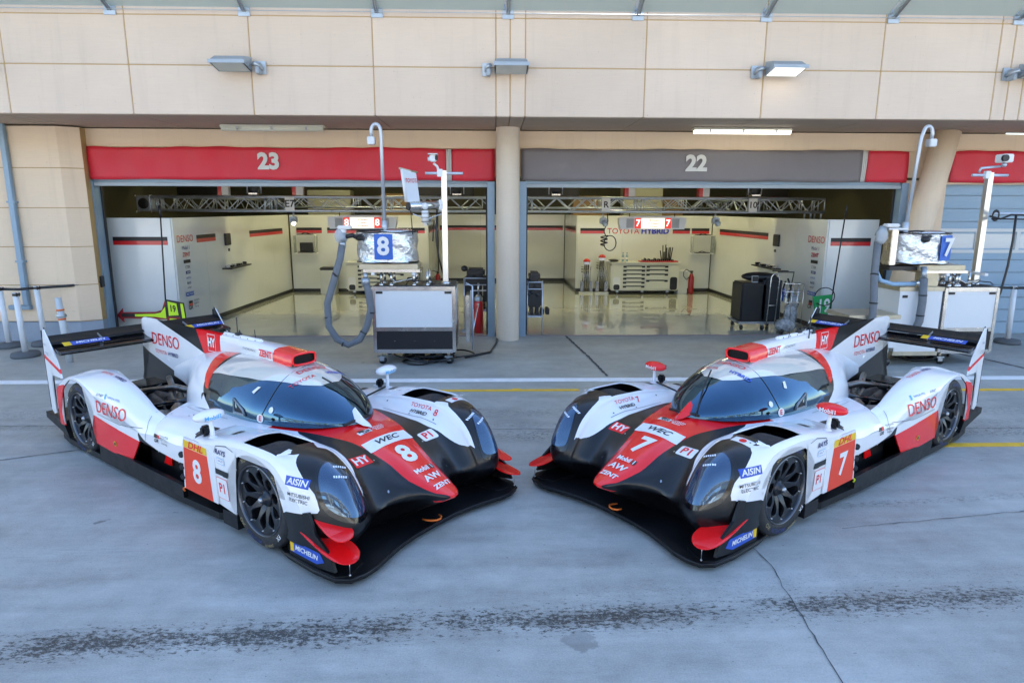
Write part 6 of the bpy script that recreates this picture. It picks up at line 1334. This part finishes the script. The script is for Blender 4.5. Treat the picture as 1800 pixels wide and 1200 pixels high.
        FT('ZENT',.085,VR,(-1.08,s*.108,1.098),(-s,-.06 if s>0 else .06,0) if 0 else Vector((-s,-.07,0)),Z,.03,1.0,off=.010); FT('SYNCHROMATIC',.030,VB,(-1.36,s*.088,1.10),Vector((-s,-.07,0)),Z,0,1.0,off=.009)
        FT('Mobil1' ,.045,VW if mirror_red else VCY,(-.602,s*.875,.822),Vector((0,1,0)),Z,.02,1.1) 
        FT('Mobil 1',.04,VDB,(-3.66,s*.918,.99),A,Z,0,.8); FT('CTEK',.05,VDB,(-3.64,s*.918,.895),A,Z,0,.8)
        # tyre maker's board on the splitter fence
        e0=Vector((.50,s*.926,.17)); 
    mb=MB()
    for s in (1,-1):
        A=Vector((-s,0,0))
        mb.prism([(.345,.105),(.62,.10),(.70,.135),(.66,.185),(.345,.185)],s*.9255,s*.9275,VBL,'y')
        mb.prism([(.347,.11),(.385,.11),(.385,.183),(.347,.183)],s*.9275,s*.929,VY,'y')
        flat_text(mb,'MICHELIN',.048,VW,(.52,s*.929,.147),A,Z,.03,1.1,.2,off=.002)
        Aw=Vector((0,1,0)); Nw=Vector((.24,0,.97))
    # boards on the front of the wing
    for yc in (-.62,.62):
        P=Vector((-3.455,yc,.998)); A=Vector((0,1,0)); B=Vector((-.83,0,.30)).normalized(); N=A.cross(B)
        P=P+N*.0
        def board(w_,h_,m,dx,o): 
            c=P+A*dx+N*o; mb.add([c-A*w_/2-B*h_/2,c+A*w_/2-B*h_/2,c+A*w_/2+B*h_/2,c-A*w_/2+B*h_/2],[(0,1,2,3)],m)
        board(.42,.075,VBL,0,.002); board(.07,.075,VY,-.175,.004); flat_text(mb,'MICHELIN',.05,VW,P+A*.035,A,B,.03,1.2,.2,off=.006)
    mb.build('sponsor_board',car,fix=False)
    mb=MB()
    RN=(.75,0,1)
    def T2(t,size,m,P,A,B,N,bold=0,sx=1,shear=0): decal(mb,bve,*text_mesh(t,size,bold,sx,shear),m,P,A,B,N,off=.006,step=.015)
    T2('DENSO',.07,VR,(-.60,0,1.03),Y,-X,(.3,0,1),0,1.2)
    T2('TOYOTA',.054,VR,(-.50,-.165,.98),Vector((0,1,0)),-X,(.5,-.25,1),0,1.05); T2('HYBRID',.054,VBL,(-.50,.165,.98),Y,-X,(.5,.25,1),.03,1.05)
    for s in (1,-1):
        decal(mb,bve,*poly_fs([(.035*math.cos(2*PI*k/16),.035*math.sin(2*PI*k/16)) for k in range(16)]),VW,(-.66,s*.5,.70),(-s,0,0),Z,(.1,s,.1),off=.005)
        decal(mb,bve,*text_mesh('E',.055,.03),VR,(-.66,s*.5,.70),(-s,0,0),Z,(.1,s,.1),off=.0075)
        decal(mb,bve,*poly_fs([(.022*math.cos(2*PI*k/12),.024*math.sin(2*PI*k/12)) for k in range(12)]),VW,(-.56,s*.5,.78),(-s,0,0),Z,(.1,s,.1),off=.006)
        decal(mb,bve,*poly_fs([(-.03,-.02),(.0,-.03),(.03,.03),(.0,.03)]),VW,(-.80,s*.5,.92),(-s,0,0),Z,(.0,s,.3),off=.006)
    mb.build('glass_lettering',car,fix=False)
    return car
make_car(8,(-1.0424,4.9796),-.67331,'white, red and black race car number 8 with white mirror pods, nose pointing right',False,2)
make_car(7,(1.5584,5.1007),3.76597,'white, red and black race car number 7 with red mirror pods, nose pointing left',True,1)
